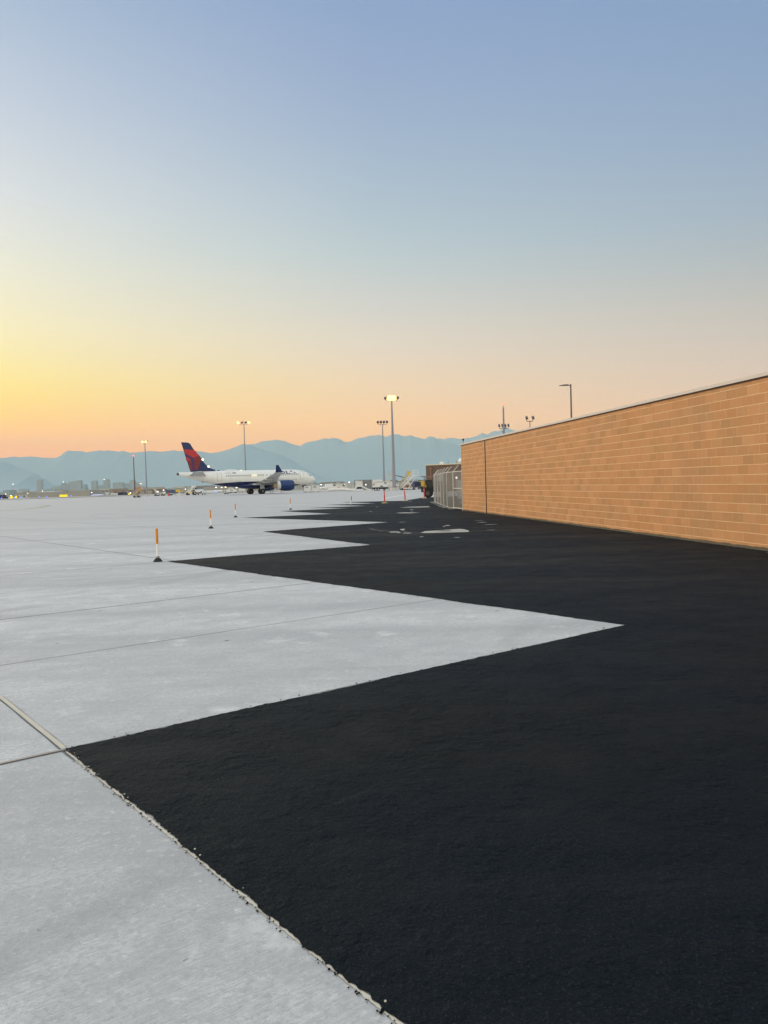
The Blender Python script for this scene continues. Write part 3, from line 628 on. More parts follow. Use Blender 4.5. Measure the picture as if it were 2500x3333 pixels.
# boom lift
p = AT(1336, 1590, 186); p.z = 0
bl = thing('boom_lift', 'boom lift holding a small yellow basket out between the two light masts', 'boom lift', p)
def L2(px, py, D=186): return AT(px, py, D) - p
mb = MB(); mb.box((0, 0, .75), (2.4, 1.8, .7), 'tan_steel'); mb.build('base', bl)
for x_ in (-.9, .9):
    for y in (-.9, .9): wheel(bl, (x_, y, .42), .42, .3, n=14)
mb = MB(); mb.tube(L2(1336, 1580), L2(1326, 1562), .14, 'cream_paint'); mb.tube(L2(1326, 1562), L2(1316, 1554), .12, 'cream_paint'); mb.build('lower_boom', bl)
mb = MB(); mb.tube(L2(1318, 1555), L2(1296, 1549), .09, 'machine_black'); mb.tube(L2(1296, 1549), L2(1283, 1547), .07, 'machine_black'); mb.build('upper_boom', bl)
c0 = L2(1273.5, 1548.5); mb = MB(); mb.box(c0+Vector((0, 0, -.02)), (1.35, .8, .14), 'yellow_paint'); mb.box(c0+Vector((.6, 0, .45)), (.14, .5, .8), 'deep_yellow'); bk = mb.build('basket', bl)
mb = MB()
for z in (.55, 1.1):
    mb.path([c0+Vector(q) for q in ((-.65, -.4, z), (.65, -.4, z), (.65, .4, z), (-.65, .4, z), (-.65, -.4, z))], .022, 'tan_steel', 6)
for x_ in (-.65, 0, .65):
    for y in (-.4, .4): mb.tube(c0+Vector((x_, y, 0)), c0+Vector((x_, y, 1.1)), .022, 'tan_steel', n=6)
mb.build('guard_rail', bk)

# ---------------------------------------------------------------- concrete barrier, generator trailer, units, hoses
p = AT(1275.5, 1590, 172); p.z = 0; mb = MB()
mb.prism([(-.3, 0), (.3, 0), (.3, .08), (.12, .35), (.08, .85), (-.08, .85), (-.12, .35), (-.3, .08)], -.85, .85, 'barrier_concrete')
o = mb.build('concrete_barrier'); o.location = p; o.rotation_euler = (0, 0, math.radians(92)); tag(o, 'short pale concrete barrier between the bases of the two light masts', 'barrier')
p = AT(1237, 1590, 172); p.z = 0
gn = thing('generator_trailer', 'white generator trailer with black chassis and twin white wheels beside the light mast', 'trailer', p, math.radians(3))
mb = MB(); mb.box((0, 0, 1.35), (3.15, 1.5, 1.2), 'white_paint'); mb.box((-.45, 0, 2.05), (2.2, 1.5, .16), 'white_paint'); mb.build('housing', gn)
mb = MB(); mb.box((-.5, 0, 2.25), (1.9, 1.2, .26), 'hose_fabric'); mb.build('roof_cover', gn)
mb = MB(); mb.box((0, 0, .55), (3.3, 1.4, .4), 'machine_black'); mb.tube((1.6, 0, .5), (2.2, 0, .4), .05, 'machine_black'); mb.build('chassis', gn)
for (c_, s_, mt) in (((-1.35, -.76, 1.4), (.35, .03, .4), 'orange_steel'), ((1.15, -.76, 1.65), (.5, .03, .36), 'unit_grey'), ((.3, -.76, .95), (.6, .03, .2), 'machine_black'), ((-.3, -.765, 1.86), (2.0, .03, .06), 'machine_black')):
    mb = MB(); mb.box(c_, s_, mt); mb.build('access_panel', gn)
for x_ in (-.95, -.4):
    for y in (-.68, .68): wheel(gn, (x_, y, .3), .3, .2, hub='white_paint', n=16)
p = AT(1183, 1590, 186); p.z = 0
un = thing('equipment_rack', 'grey framed equipment container with pale panels left of the generator trailer', 'container', p)
mb = MB()
for x_ in (-2.05, 0, 2.05):
    for y in (-.9, .9): mb.box((x_, y, 1.22), (.12, .12, 2.44), 'unit_grey')
for y in (-.9, .9): mb.box((0, y, 2.46), (4.3, .14, .12), 'unit_grey'); mb.box((0, y, .08), (4.2, .12, .12), 'unit_grey')
mb.build('frame', un)
mb = MB(); mb.box((-.95, 0, 1.65), (1.7, 1.5, 1.2), 'hose_fabric'); mb.build('pale_unit', un); mb = MB(); mb.box((1.02, 0, 1.25), (1.8, 1.5, 2.2), 'unit_grey'); mb.build('grey_unit', un)
mb = MB(); mb.box((-.95, -.2, .7), (1.4, .6, .5), 'machine_black'); mb.build('pump', un)
mb = MB(); mb.ball((.6, -.8, 1.35), .1, 'white_lamp'); mb.build('lamp', un)
def pts(D, l): return [AT(a, b, D) for a, b in l]
o = MB().path(pts(180, [(1066, 1595.5), (1085, 1593.5), (1110, 1593), (1135, 1593)]), .34, 'hose_fabric', 14).build('air_duct'); tag(o, 'fat white air duct lying on the concrete in front of the aircraft nose', 'air duct')
o = MB().path(pts(178, [(1128, 1595), (1150, 1594.5), (1160, 1592)]), .26, 'hose_fabric', 14).build('air_duct'); tag(o, 'short white air duct piece joining the fat duct to the arched one', 'air duct')
o = MB().path(pts(179, [(1157, 1588), (1163, 1583), (1172, 1582.5), (1182, 1585), (1192, 1590), (1200, 1593.5), (1210, 1596)]), .17, 'hose_fabric', 12).build('air_duct'); tag(o, 'arched white air duct bent over in front of the grey container', 'air duct')
o = MB().path(pts(176, [(1146, 1596.8), (1170, 1597), (1208, 1596.4)]), .14, 'hose_fabric', 12).build('air_duct'); tag(o, 'straight thin white duct lying below the arched duct', 'air duct')
o = MB().path(pts(183, [(985, 1599.5), (1020, 1598.6), (1064, 1597)]), .13, 'hose_fabric', 10).build('air_duct'); tag(o, 'low thin white duct on the ground below the nose wheel carts', 'air duct')
def unitcart(px, D, w_, h_, m_, label, name='ground_power_cart', pan='unit_grey'):
    p = AT(px, 1590, D); p.z = 0; c_ = thing(name, label, 'equipment cart', p)
    mb_ = MB(); mb_.box((0, 0, .35+(h_-.35)/2), (w_, 1.4, h_-.35), m_, taper=.94); mb_.build('body', c_)
    mb_ = MB(); mb_.box((-.1*w_, -.71, h_*.78), (w_*.4, .04, .16), pan); mb_.build('grille', c_)
    mb_ = MB(); mb_.box((0, 0, .3), (w_*.96, 1.2, .14), 'machine_black'); mb_.build('chassis', c_)
    for x_ in (-w_*.34, w_*.34):
        for y in (-.6, .6): wheel(c_, (x_, y, .2), .2, .15, n=12)
    return c_
unitcart(1002, 186, 1.7, 1.5, 'white_paint', 'white ground power cart just right of the nose wheel')
unitcart(1028, 186, 1.75, 1.55, 'hose_fabric', 'cream ground power cart ahead of the aircraft nose', pan='machine_black')
unitcart(736.5, 212, 1.0, .85, 'white_paint', 'small white cart standing beyond the rear fuselage', pan='machine_black')
unitcart(758, 236, 2.2, 1.0, 'white_paint', 'low white equipment box right of the small white cart')
unitcart(1145, 215, 1.5, 1.1, 'light_grey_paint', 'light grey cart behind the air ducts')
unitcart(1105, 240, 2.2, .9, 'hose_fabric', 'cream low trailer in the gap beyond the fat air duct', pan='orange_steel')
unitcart(553, 214, .9, .6, 'light_grey_paint', 'small grey cart right of the red cone')
unitcart(530, 214, .75, .55, 'cream_paint', 'small cream tank cart left of the red cone')
unitcart(510, 214, 1.1, .5, 'white_paint', 'flat black and white cart nearest the left lit light mast', pan='dark_green')
# cone
p = AT(547.5, 1600, 200); p.z = 0; cn = thing('traffic_cone', 'tall dark red cone standing behind the aircraft tail', 'cone', p)
mb = MB(); mb.tube((0, 0, .04), (0, 0, .9), .2, 'red_plastic', .04, 14); mb.build('body', cn); mb = MB(); mb.box((0, 0, .02), (.5, .5, .05), 'red_plastic'); mb.build('base', cn)

# ---------------------------------------------------------------- vehicles beneath the tail
p = AT(652, 1600, 203); p.z = 0
sv_ = thing('parked_car', 'white car seen from the rear with dark red tail lamps below the aircraft tail', 'car', p)
prof = [(-1.0, .35), (1.0, .35), (1.04, .75), (.98, .98), (.80, 1.02), (.62, 1.42), (-.62, 1.42), (-.80, 1.02), (-.98, .98), (-1.04, .75)]
mb = MB(); mb.loft([[(x_*s_, y, .35+(z-.35)*h_) for x_, z in prof] for y, s_, h_ in ((-2.1, .88, .72), (-1.95, .98, .88), (-1.6, 1, 1), (.5, 1, 1), (1.1, 1, .62), (2.0, .97, .55), (2.15, .85, .45))], 'white_paint', smooth=False); mb.build('body', sv_)
mb = MB(); mb.prism([(-.62, 1.0), (.62, 1.0), (.50, 1.33), (-.50, 1.33)], -1.98, -1.70, 'window_tint'); mb.build('rear_window', sv_)
for x_ in (-.72, .72):
    mb = MB(); mb.box((x_, -2.08, .80), (.34, .1, .26), 'tail_lamp_red'); mb.build('tail_lamp', sv_)
mb = MB(); mb.box((0, -2.12, .55), (1.6, .12, .24), 'machine_black'); mb.build('bumper', sv_)
for x_ in (-.85, .85):
    for y in (-1.3, 1.35): wheel(sv_, (x_, y, .33), .33, .22, ax=(1, 0, 0), n=14)
p = AT(622, 1600, 206); p.z = 0
lt = thing('lift_truck', 'cream lift truck with a raised sloping deck and black canopy beside the white car', 'lift truck', p)
mb = MB(); mb.box((-.1, 0, .62), (2.4, 1.7, .62), 'cream_paint'); mb.build('body', lt)
mb = MB(); mb.box((.9, -.1, .95), (.8, 1.5, 1.1), 'white_paint'); mb.build('cab', lt); mb = MB(); mb.box((.9, -.87, 1.2), (.6, .04, .4), 'window_tint'); mb.build('cab_window', lt)
mb = MB(); mb.prism([(-.4, .9), (.1, .9), (.95, 2.2), (.6, 2.2)], -.8, .8, 'white_paint'); mb.build('deck', lt)
mb = MB(); mb.box((.75, 0, 2.15), (1.0, 1.2, .5), 'white_paint'); mb.build('basket', lt)
mb = MB(); mb.prism([(.9, 1.0), (1.1, 1.0), (1.4, 1.7), (2.9, 1.75), (2.9, 1.85), (1.3, 1.85)], -.8, .8, 'machine_black'); mb.build('canopy', lt)
for x_ in (-.8, .8):
    for y in (-.75, .75): wheel(lt, (x_, y, .36), .36, .25, n=14)
p = AT(590, 1600, 210); p.z = 0
fr = thing('equipment_rack', 'grey frame rack with a yellow box standing left of the lift truck', 'rack', p)
mb = MB()
for x_ in (-1.4, 0, 1.4):
    for y in (-.5, .5): mb.tube((x_, y, 0), (x_, y, 1.75), .05, 'unit_grey')
for z in (.7, 1.72):
    for y in (-.5, .5): mb.tube((-1.4, y, z), (1.4, y, z), .05, 'unit_grey')
mb.build('frame', fr)
mb = MB(); mb.box((-.75, 0, 1.2), (1.05, .9, .6), 'yellow_paint'); mb.build('yellow_box', fr)
mb = MB(); mb.box((.75, 0, 1.25), (1.2, .9, .5), 'tan_steel'); mb.build('tan_box', fr)
mb = MB(); mb.box((-.5, -.1, .3), (1.6, .9, .35), 'white_paint'); mb.build('lower_tray', fr)
# orange boarding ramp on the far left
stairs(434, 452, 182, 1.45, 'tan and orange boarding stairs at the foot of the dark mast on the left', 'tan_steel', 'orange_steel')

# ---------------------------------------------------------------- light masts
def mast(px, pyb, pyt, D, label, heads, lit, colr='steel_pole', r0=.30, r1=.12, name='light_mast', grp=None, ped=True, hp=1., spread=1.0, glow=1.):
    b = AT(px, pyb, D); zb = 0 if D < 260 else gz(D); base_ = Vector((b.x, D, zb)); top = AT(px, pyt, D).z - zb
    t = thing(name, label, 'light mast', base_, 0, grp)
    mb_ = MB(); mb_.tube((0, 0, .0), (0, 0, top-.25), r0, colr, r1, 16); mb_.build('pole', t)
    if ped: mb_ = MB(); mb_.tube((0, 0, 0), (0, 0, .6), r0*2.1, 'barrier_concrete', n=16); mb_.build('pedestal', t)
    if heads:
        w_ = spread; mb_ = MB(); mb_.tube((-w_, 0, top-.25), (w_, 0, top-.25), .06, colr)
        xs_ = [-w_*1.15 + 2.3*w_*i/(heads-1) for i in range(heads)] if heads > 1 else [0]
        for x_ in xs_: mb_.tube((x_*.95, 0, top-.25), (x_, 0, top+.05), .05, colr)
        mb_.build('crossarm', t)
        for i, x_ in enumerate(xs_):
            mb_ = MB(); T = Matrix.Translation((x_, -.1, top+.3)) @ Matrix.Rotation(math.radians(28), 4, 'X') @ Matrix.Rotation(math.radians(-14), 4, 'Y')
            mb_.box((0, 0, 0), (.72*hp, .6, .34), 'dark_metal', T); h_ = mb_.build('floodlight', t)
            if i in lit:
                mb_ = MB(); mb_.ball((x_, -.5, top+.2), .40*hp*glow, 'floodlight_glow', 12, (1.05, .8, 1.0)); mb_.build('lens', h_)
    return t
mast(478, 1600, 1441, 205, 'slender mast with lit twin floodlights left of the aircraft tail', 2, (0, 1), r0=.22, r1=.10, spread=.36, hp=.8)
mast(802, 1600, 1378, 255, 'tall mast rising behind the aircraft with lit floodlights at both ends', 4, (0, 3), r0=.26, r1=.12, spread=1.5)
mast(1251.5, 1600, 1378, 172, 'tall mast with four unlit dark floodlights beside the tallest mast', 4, (), r0=.26, r1=.10, spread=.85, ped=False, hp=.62)
mast(1283.5, 1600, 1300, 165, 'tallest and thickest mast with blazing yellow floodlights', 4, (1, 2), r0=.40, r1=.15, spread=1.05, hp=.85, glow=1.7)
t = mast(439, 1600, 1484, 290, 'dark mast on the left topped by a small red beacon', 0, (), 'brown_pole', .24, .15, ped=False)
top = AT(439, 1484, 290).z - gz(290); mb = MB(); mb.ball((0, 0, top+.1), .28, 'red_lamp'); mb.tube((0, 0, top-.3), (0, 0, top), .1, 'orange_steel'); mb.build('beacon', t)
# masts behind the block building
mast(1645, 1600, 1322, 95, 'thick grey mast with red beacon rising behind the block building', 0, (), 'steel_pole', .15, .095, ped=False)
t = bpy.data.objects['light_mast.005']; top = AT(1645, 1322, 95).z
mb = MB(); mb.tube((0, 0, top-.25), (0, 0, top+.05), .05, 'brown_metal'); mb.tube((.2, 0, top-.35), (.2, 0, top+.2), .012, 'galvanised'); mb.ball((.2, 0, top+.28), .09, 'red_lamp'); mb.build('beacon', t)
mb = MB(); zc = AT(1645, 1405, 95).z; mb.box((-.18, 0, zc), (.16, .2, .14), 'steel_pole'); mb.box((.2, 0, zc+.4), (.2, .2, .2), 'steel_pole'); mb.build('junction_box', t)
mast(1645, 1600, 1390, 150, 'mast with four dark floodlight heads just behind the grey beacon mast', 4, (), 'steel_pole', .12, .08, ped=False, spread=.75, hp=.45)
mast(1730, 1600, 1366, 130, 'thin brown mast with two dark heads behind the middle of the block building roof', 2, (), 'brown_pole', .09, .06, ped=False, spread=.45, hp=.5)
p = AT(1865, 1600, 60); p.z = 0; top = AT(1865, 1250, 60).z
sl_ = thing('street_lamp', 'dark street lamp with one flat arm pointing left above the block building', 'street lamp', p)
mb = MB(); mb.tube((0, 0, 0), (0, 0, top), .085, 'brown_pole', .055, 12); mb.build('pole', sl_)
mb = MB(); mb.tube((0, 0, top-.12), (-.28, 0, top-.06), .035, 'brown_pole'); mb.tube((-.22, 0, top-.06), (-.22, 0, top+.03), .02, 'brown_pole'); mb.build('arm', sl_)
mb = MB(); mb.prism([(-.2, top-.11), (-.2, top-.02), (-.5, top-.02), (-.85, top-.08), (-.85, top-.115)], -.12, .12, 'brown_pole'); mb.build('lamp_head', sl_)

# ---------------------------------------------------------------- airliner
YAW = math.radians(31.5)
pm = AT(833.5, 1607, 181); PL = thing('airliner', 'white passenger jet with navy belly and red and blue tail parked side on', 'aircraft', (pm.x, 181, 0), YAW)
SEC = [(15.0, .02, .02, 2.95), (14.93, .26, .26, 2.95), (14.75, .46, .45, 2.98), (14.35, .76, .75, 3.04), (13.7, 1.07, 1.08, 3.15), (12.7, 1.37, 1.42, 3.30), (11.5, 1.60, 1.70, 3.43), (10, 1.72, 1.84, 3.50), (8, 1.75, 1.88, 3.52), (-4.5, 1.75, 1.88, 3.52),
       (-7, 1.70, 1.80, 3.60), (-9, 1.58, 1.60, 3.79), (-11.5, 1.32, 1.28, 4.08), (-14, .95, .90, 4.41), (-16.3, .55, .55, 4.68), (-17.6, .30, .36, 4.83)]
def sec(x):
    for a, b in zip(SEC, SEC[1:]):
        if b[0] <= x <= a[0]:
            t = (a[0]-x)/(a[0]-b[0]); return tuple(a[i]+(b[i]-a[i])*t for i in (1, 2, 3))
    return SEC[-1][1:]
def side(x, z, off=.012, sgn=-1):
    ry, rz, zc = sec(x); k = max(0, 1-((z-zc)/rz)**2); return (x, sgn*(ry*math.sqrt(k)+off), z)
mb = MB(); rings = []
xs_ = sorted({s_[0] for s_ in SEC} | {15-.25*i for i in range(1, 30)} | {8-1.0*i for i in range(26)}, reverse=True)
xs_ = [x for x in xs_ if x >= -17.6]
for x in xs_:
    ry, rz, zc = sec(x); rings.append([(x, ry*math.cos(6.28318*i/40), zc+rz*math.sin(6.28318*i/40)) for i in range(40)])
mb.loft(rings, 'fuselage_paint'); fus = mb.build('fuselage', PL)
mb = MB(); mb.tube((-17.55, 0, 4.83), (-18.0, 0, 4.86), .30, 'dark_metal', .26, 16); mb.build('tail_exhaust', PL)
mb = MB(); mb.loft([[(x, r*math.cos(6.28318*i/24)*1.05, 1.95+r*.42*math.sin(6.28318*i/24)) for i in range(24)] for x, r in ((5.6, .3), (4.6, 1.3), (2.5, 1.9), (-1.5, 1.95), (-3.6, 1.4), (-5.0, .3))], 'navy_paint'); mb.build('belly_fairing', PL)
c, s_ = math.cos(YAW), math.sin(YAW)
def lx(px, off=1.7):                       # fuselage station seen at a place along the starboard side
    k = ray(px, 1560); k = k.x/k.y; X0 = pm.x + off*s_; Y0 = 181 - off*c; return (k*Y0 - X0)/(c - k*s_)
def patch(x0, x1, z0, z1, off, m_, sgn=-1, n=8):
    mb_ = MB(); vs = [side(x, z0+(z1-z0)*i/n, off, sgn) for i in range(n+1) for x in (x0, x1)]
    return mb_.add(vs, [(2*i, 2*i+1, 2*i+3, 2*i+2) for i in range(n)], m_)
zw = 4.22
wx = [lx(739 + 5.98*i) for i in range(21)] + [lx(869), lx(882)] + [lx(917.6 + 6.0*i) for i in range(10)]
for sgn in (-1, 1):
    for i, x in enumerate(wx):
        mb = MB(); k = 12
        o1 = [side(x+.175*math.cos(6.283*j_/k), zw+.24*math.sin(6.283*j_/k), .010, sgn) for j_ in range(k)]; i1 = [side(x+.12*math.cos(6.283*j_/k), zw+.18*math.sin(6.283*j_/k), .020, sgn) for j_ in range(k)]
        mb.add(o1 + i1, [(j_, (j_+1) % k, k+(j_+1) % k, k+j_) for j_ in range(k)], 'light_grey_paint')
        mb.add(i1, [tuple(range(k))], 'cabin_light' if (sgn < 0 and i in (14, 15, 16)) else 'cabin_shade'); mb.build('cabin_window', PL)
    for (a, b, z0, z1) in ((lx(709), lx(723), 3.15, 4.95), (lx(978), lx(990.5), 3.05, 4.85)):
        o = patch(a, b, z0, z1, .010, 'door_seam', sgn).build('door_frame', PL)
        patch(a+.05, b-.05, z0+.05, z1-.05, .022, 'fuselage_paint', sgn).build('door', o)
    for (a, b, z0, z1) in ((lx(767), lx(786), 2.68, 3.02), (lx(950), lx(966), 2.78, 3.1)):
        o = patch(a, b, z0, z1, .010, 'door_seam', sgn, 3).build('hatch_frame', PL); patch(a+.05, b-.05, z0, z1-.05, .022, 'fuselage_paint', sgn, 3).build('hatch', o)
    for a, b in ((lx(664), lx(671)), (lx(674), lx(681))): patch(a, b, 2.62 if a > -9 else 2.95, 3.07, .012, 'dark_metal', sgn, 2).build('vent', PL)
    mb = MB(); q = [(12.55, 4.15), (12.95, 4.62), (13.5, 4.05), (14.1, 3.62), (13.9, 3.55), (13.0, 3.72)]
    q = [(12.6, 4.20), (12.65, 4.50), (13.05, 4.28), (13.65, 3.95), (13.7, 3.82), (13.0, 3.86)]
    mb.add([side(x, z, .02, sgn) for x, z in q], [tuple(range(6))], 'window_tint'); mb.build('cockpit_window', PL)
mb = MB(); q = patch(lx(760), lx(771.5), 4.72, 4.98, .014, 'unit_grey'); q.build('flag', PL)
mb = MB(); x0_, x1_ = lx(735), lx(755)
for i in range(12): 
    xa = x0_ + (x1_-x0_)*i/12; mb.add([side(xa, 4.78), side(xa+(x1_-x0_)/20, 4.78), side(xa+(x1_-x0_)/20, 4.93), side(xa, 4.93)], [(0, 1, 2, 3)], 'door_seam')
mb.build('registration_marks', PL)
# airline name along the forward fuselage
tcu = bpy.data.curves.new('airline_lettering', 'FONT'); tcu.body = 'DELTA'; tcu.size = .86; tcu.space_character = 1.22; tcu.offset = .05
tob = bpy.data.objects.new('airline_lettering', tcu); COL.objects.link(tob); bpy.context.view_layer.update()
me = bpy.data.meshes.new_from_object(tob.evaluated_get(bpy.context.evaluated_depsgraph_get())); COL.objects.unlink(tob); bpy.data.objects.remove(tob)
bm = bmesh.new(); bm.from_mesh(me); bmesh.ops.triangulate(bm, faces=bm.faces[:])
wmax = max(v.co.x for v in bm.verts); la, lb = lx(918, 1.3), lx(965, 1.3)
for v in bm.verts: v.co = Vector(side(la + (lb-la)*v.co.x/wmax, 4.46 + v.co.y*1.02, .02))
bm.to_mesh(me); bm.free(); me.materials.clear(); me.materials.append(M('navy_paint')); me.name = 'airline_lettering'
lo = bpy.data.objects.new('airline_lettering', me); COL.objects.link(lo); lo.parent = PL
# fin and its emblem, drawn on the tail in its own plane
def FZ(zx, zy):                            # enlarged tail detail -> fin plane
    px, py = 540 + zx*.3134, 1400 + zy*.3134; k = ray(px, py); kx = k.x/k.y; xl = (kx*181 - pm.x)/(c - kx*s_); Y = 181 + xl*s_; return (xl, H + k.z/k.y*Y)
fin = [FZ(*q) for q in ((157, 125), (228, 128), (248, 142), (265, 172), (310, 232), (350, 285), (390, 330), (425, 368), (460, 395), (520, 414), (500, 430), (262, 440), (253, 424))]
mb = MB(); n = len(fin); cxy = (sum(x for x, z in fin)/n, sum(z for x, z in fin)/n)
mid_ = fin; out_ = [(x + (cxy[0]-x)*.06, z + (cxy[1]-z)*.02) for x, z in fin]
vs = [(x, 0, z) for x, z in mid_] + [(x, -.15, z) for x, z in out_] + [(x, .15, z) for x, z in out_]
mb.add(vs, [(i, (i+1) % n, n+(i+1) % n, n+i) for i in range(n)] + [(i, (i+1) % n, 2*n+(i+1) % n, 2*n+i) for i in range(n)] + [tuple(range(n, 2*n)), tuple(range(2*n, 3*n))], 'navy_paint'); tf = mb.build('tail_fin', PL)
mb = MB()
EMB = [([(185, 201), (291, 204), (345, 262), (283, 289), (196, 242)], 'crimson_paint'), ([(345, 263), (388, 322), (360, 320), (330, 414), (297, 418), (284, 290)], 'dark_red_paint'),
       ([(205, 275), (228, 282), (257, 304), (227, 325), (216, 318)], 'crimson_paint'), ([(228, 326), (258, 306), (266, 318), (275, 418), (255, 422)], 'dark_red_paint'),
       ([(196, 244), (282, 290), (295, 417), (277, 417), (268, 312), (230, 277), (204, 268)], 'violet_paint')]
for poly_, m_ in EMB:
    P = [FZ(*q) for q in poly_]
    for y in (-.156, .156): mb.add([(x, y, z) for x, z in P], [tuple(range(len(P)))], m_)
mb.build('tail_emblem', tf)
mb = MB()
for q in ((380, 306), (441, 379)):
    x, z = FZ(*q); mb.ball((x, -.12, z), .20, 'warm_lamp', 8, (1.2, .5, 1))
mb.build('logo_light', tf)
def foil(mb_, secs, m_, sgn=-1):
    R = []
    for (y, xle, ch, z, th_) in secs:
        R.append([(xle - ch*a, sgn*y, z + th_*b) for a, b in ((0, 0), (.04, .35), (.15, .6), (.4, .62), (.7, .35), (1, .02), (.7, -.22), (.4, -.36), (.15, -.36), (.04, -.22))])
    mb_.loft(R, m_); return mb_
for sgn in (-1, 1):
    w_ = foil(MB(), [(1.3, 5.3, 8.2, 2.15, .95), (3.2, 4.1, 6.0, 2.35, .75), (5.6, 2.9, 4.4, 2.62, .55), (11, .75, 2.9, 3.35, .34), (16.4, -.75, 1.75, 4.35, .20), (16.9, -.95, 1.6, 4.55, .18)], 'light_grey_paint', sgn).build('wing', PL)
    mb = MB(); mb.loft([[(xle-ch*a, sgn*(y+b*th_), z) for a, b in ((0, 0), (.3, .5), (1, 0), (.3, -.5))] for (y, xle, ch, z, th_) in ((16.9, -.95, 1.6, 4.5, .14), (17.15, -1.25, 1.3, 4.95, .12), (17.45, -1.8, .85, 5.6, .08), (17.55, -2.1, .5, 6.0, .05))], 'navy_paint'); mb.build('winglet', w_)
    for (y, x, z) in ((4.2, -1.4, 2.3), (8.0, -.6, 2.75), (11.2, -1.6, 3.25)):
        mb = MB(); mb.ball((x, sgn*y, z-.12), .25, 'light_grey_paint', 10, (5.0, .8, .9)); mb.build('flap_fairing', w_)
    st_ = foil(MB(), [(.5, -11.6, 3.9, 4.35, .36), (6.1, -14.3, 1.9, 5.15, .18)], 'light_grey_paint', sgn).build('stabilizer', PL)
    EX, EY, EZ = 4.75, 5.5*sgn, 1.78
    prof_ = [(1.75, 1.0), (1.85, 1.07), (1.65, 1.15), (.9, 1.22), (0, 1.22), (-.8, 1.17), (-1.45, 1.05)]
    e = MB(); e.loft([[(EX+x, EY+r*math.cos(6.283*i/28), EZ+r*math.sin(6.283*i/28)) for i in range(28)] for x, r in prof_], 'engine_blue', caps=False); en = e.build('engine', PL)
    e = MB(); e.loft([[(EX+x, EY+r*math.cos(6.283*i/28), EZ+r*math.sin(6.283*i/28)) for i in range(28)] for x, r in ((1.80, 1.03), (1.2, .95), (.9, .93))], 'light_grey_paint', caps=False); e.build('intake_lip', en)
    e = MB(); e.tube((EX+.85, EY, EZ), (EX+.9, EY, EZ), .95, 'machine_black', n=28); e.tube((EX+.9, EY, EZ), (EX+1.3, EY, EZ), .28, 'dark_metal', .03, 16); e.build('fan', en)
    e = MB(); e.tube((EX-1.4, EY, EZ), (EX-2.1, EY, EZ+.03), 1.02, 'hose_fabric', .80, 28); e.tube((EX-2.0, EY, EZ), (EX-2.9, EY, EZ), .58, 'tan_steel', .40, 20); e.tube((EX-2.8, EY, EZ), (EX-3.4, EY, EZ), .28, 'dark_metal', .05, 14); e.build('exhaust_nozzle', en)
    e = MB(); e.prism([(EX+.6, EZ+1.15), (EX-2.2, EZ+.6), (EX-4.2, EZ+.95), (EX-3.4, EZ+1.2), (EX-.8, EZ+1.35)], EY-.16, EY+.16, 'light_grey_paint'); e.build('pylon', en)
    gr = MB(); gr.tube((0, 3.36*sgn, .55), (0, 3.2*sgn, 2.3), .15, 'light_grey_paint'); gr.tube((0, 3.36*sgn, 1.0), (.9, 2.9*sgn, 2.1), .07, 'light_grey_paint'); gr.box((.0, 3.75*sgn, 1.55), (1.0, .06, 1.1), 'light_grey_paint'); g_ = gr.build('main_gear', PL)
    for dy in (-.48, .48): 
        q = MB(); C_ = Vector((0, 3.36*sgn+dy, .60)); q.tube(C_-Vector((0, .24, 0)), C_+Vector((0, .24, 0)), .60, 'tyre_rubber', n=24); q.tube(C_-Vector((0, .25, 0)), C_+Vector((0, .25, 0)), .24, 'unit_grey', n=16); q.build('wheel', g_)
gr = MB(); gr.tube((12.4, 0, .38), (12.3, 0, 2.0), .09, 'dark_metal'); gr.box((12.2, .3, 1.45), (.9, .04, .5), 'navy_paint'); gr.box((12.2, -.3, 1.45), (.9, .04, .5), 'navy_paint'); g_ = gr.build('nose_gear', PL)
for dy in (-.2, .2):
    q = MB(); C_ = Vector((12.4, dy, .38)); q.tube(C_-Vector((0, .11, 0)), C_+Vector((0, .11, 0)), .38, 'tyre_rubber', n=20); q.build('wheel', g_)
mb = MB(); mb.ball((12.55, -.1, 1.0), .13, 'warm_lamp'); mb.build('taxi_light', g_)
mb = MB(); mb.ball((lx(763), 0, 5.42), .3, 'white_paint', 14, (5.2, 1.6, .9)); mb.build('antenna_fairing', PL)
mb = MB(); mb.ball((lx(795), 0, 5.42), .1, 'cabin_light', 8, (3, 1, 1)); mb.build('roof_beacon', PL)
# chock and tripod cone near the engine
p = AT(884, 1600, 186); p.z = 0; st2 = thing('step_stand', 'small grey step stand under the wing between gear and engine', 'step stand', p)
mb = MB()
for x_ in (-.3, .3): mb.tube((x_, 0, 0), (x_*.4, .2, .95), .03, 'unit_grey'); mb.tube((x_, .5, 0), (x_*.4, .2, .95), .03, 'unit_grey')
mb.build('leg', st2); mb = MB(); mb.box((0, .2, .97), (.4, .4, .06), 'light_grey_paint'); mb.build('top', st2)
dup(cn, 'small red cone on the concrete beneath the aircraft forward belly', (AT(915, 1600, 196).x, 196, 0), 0, .6)

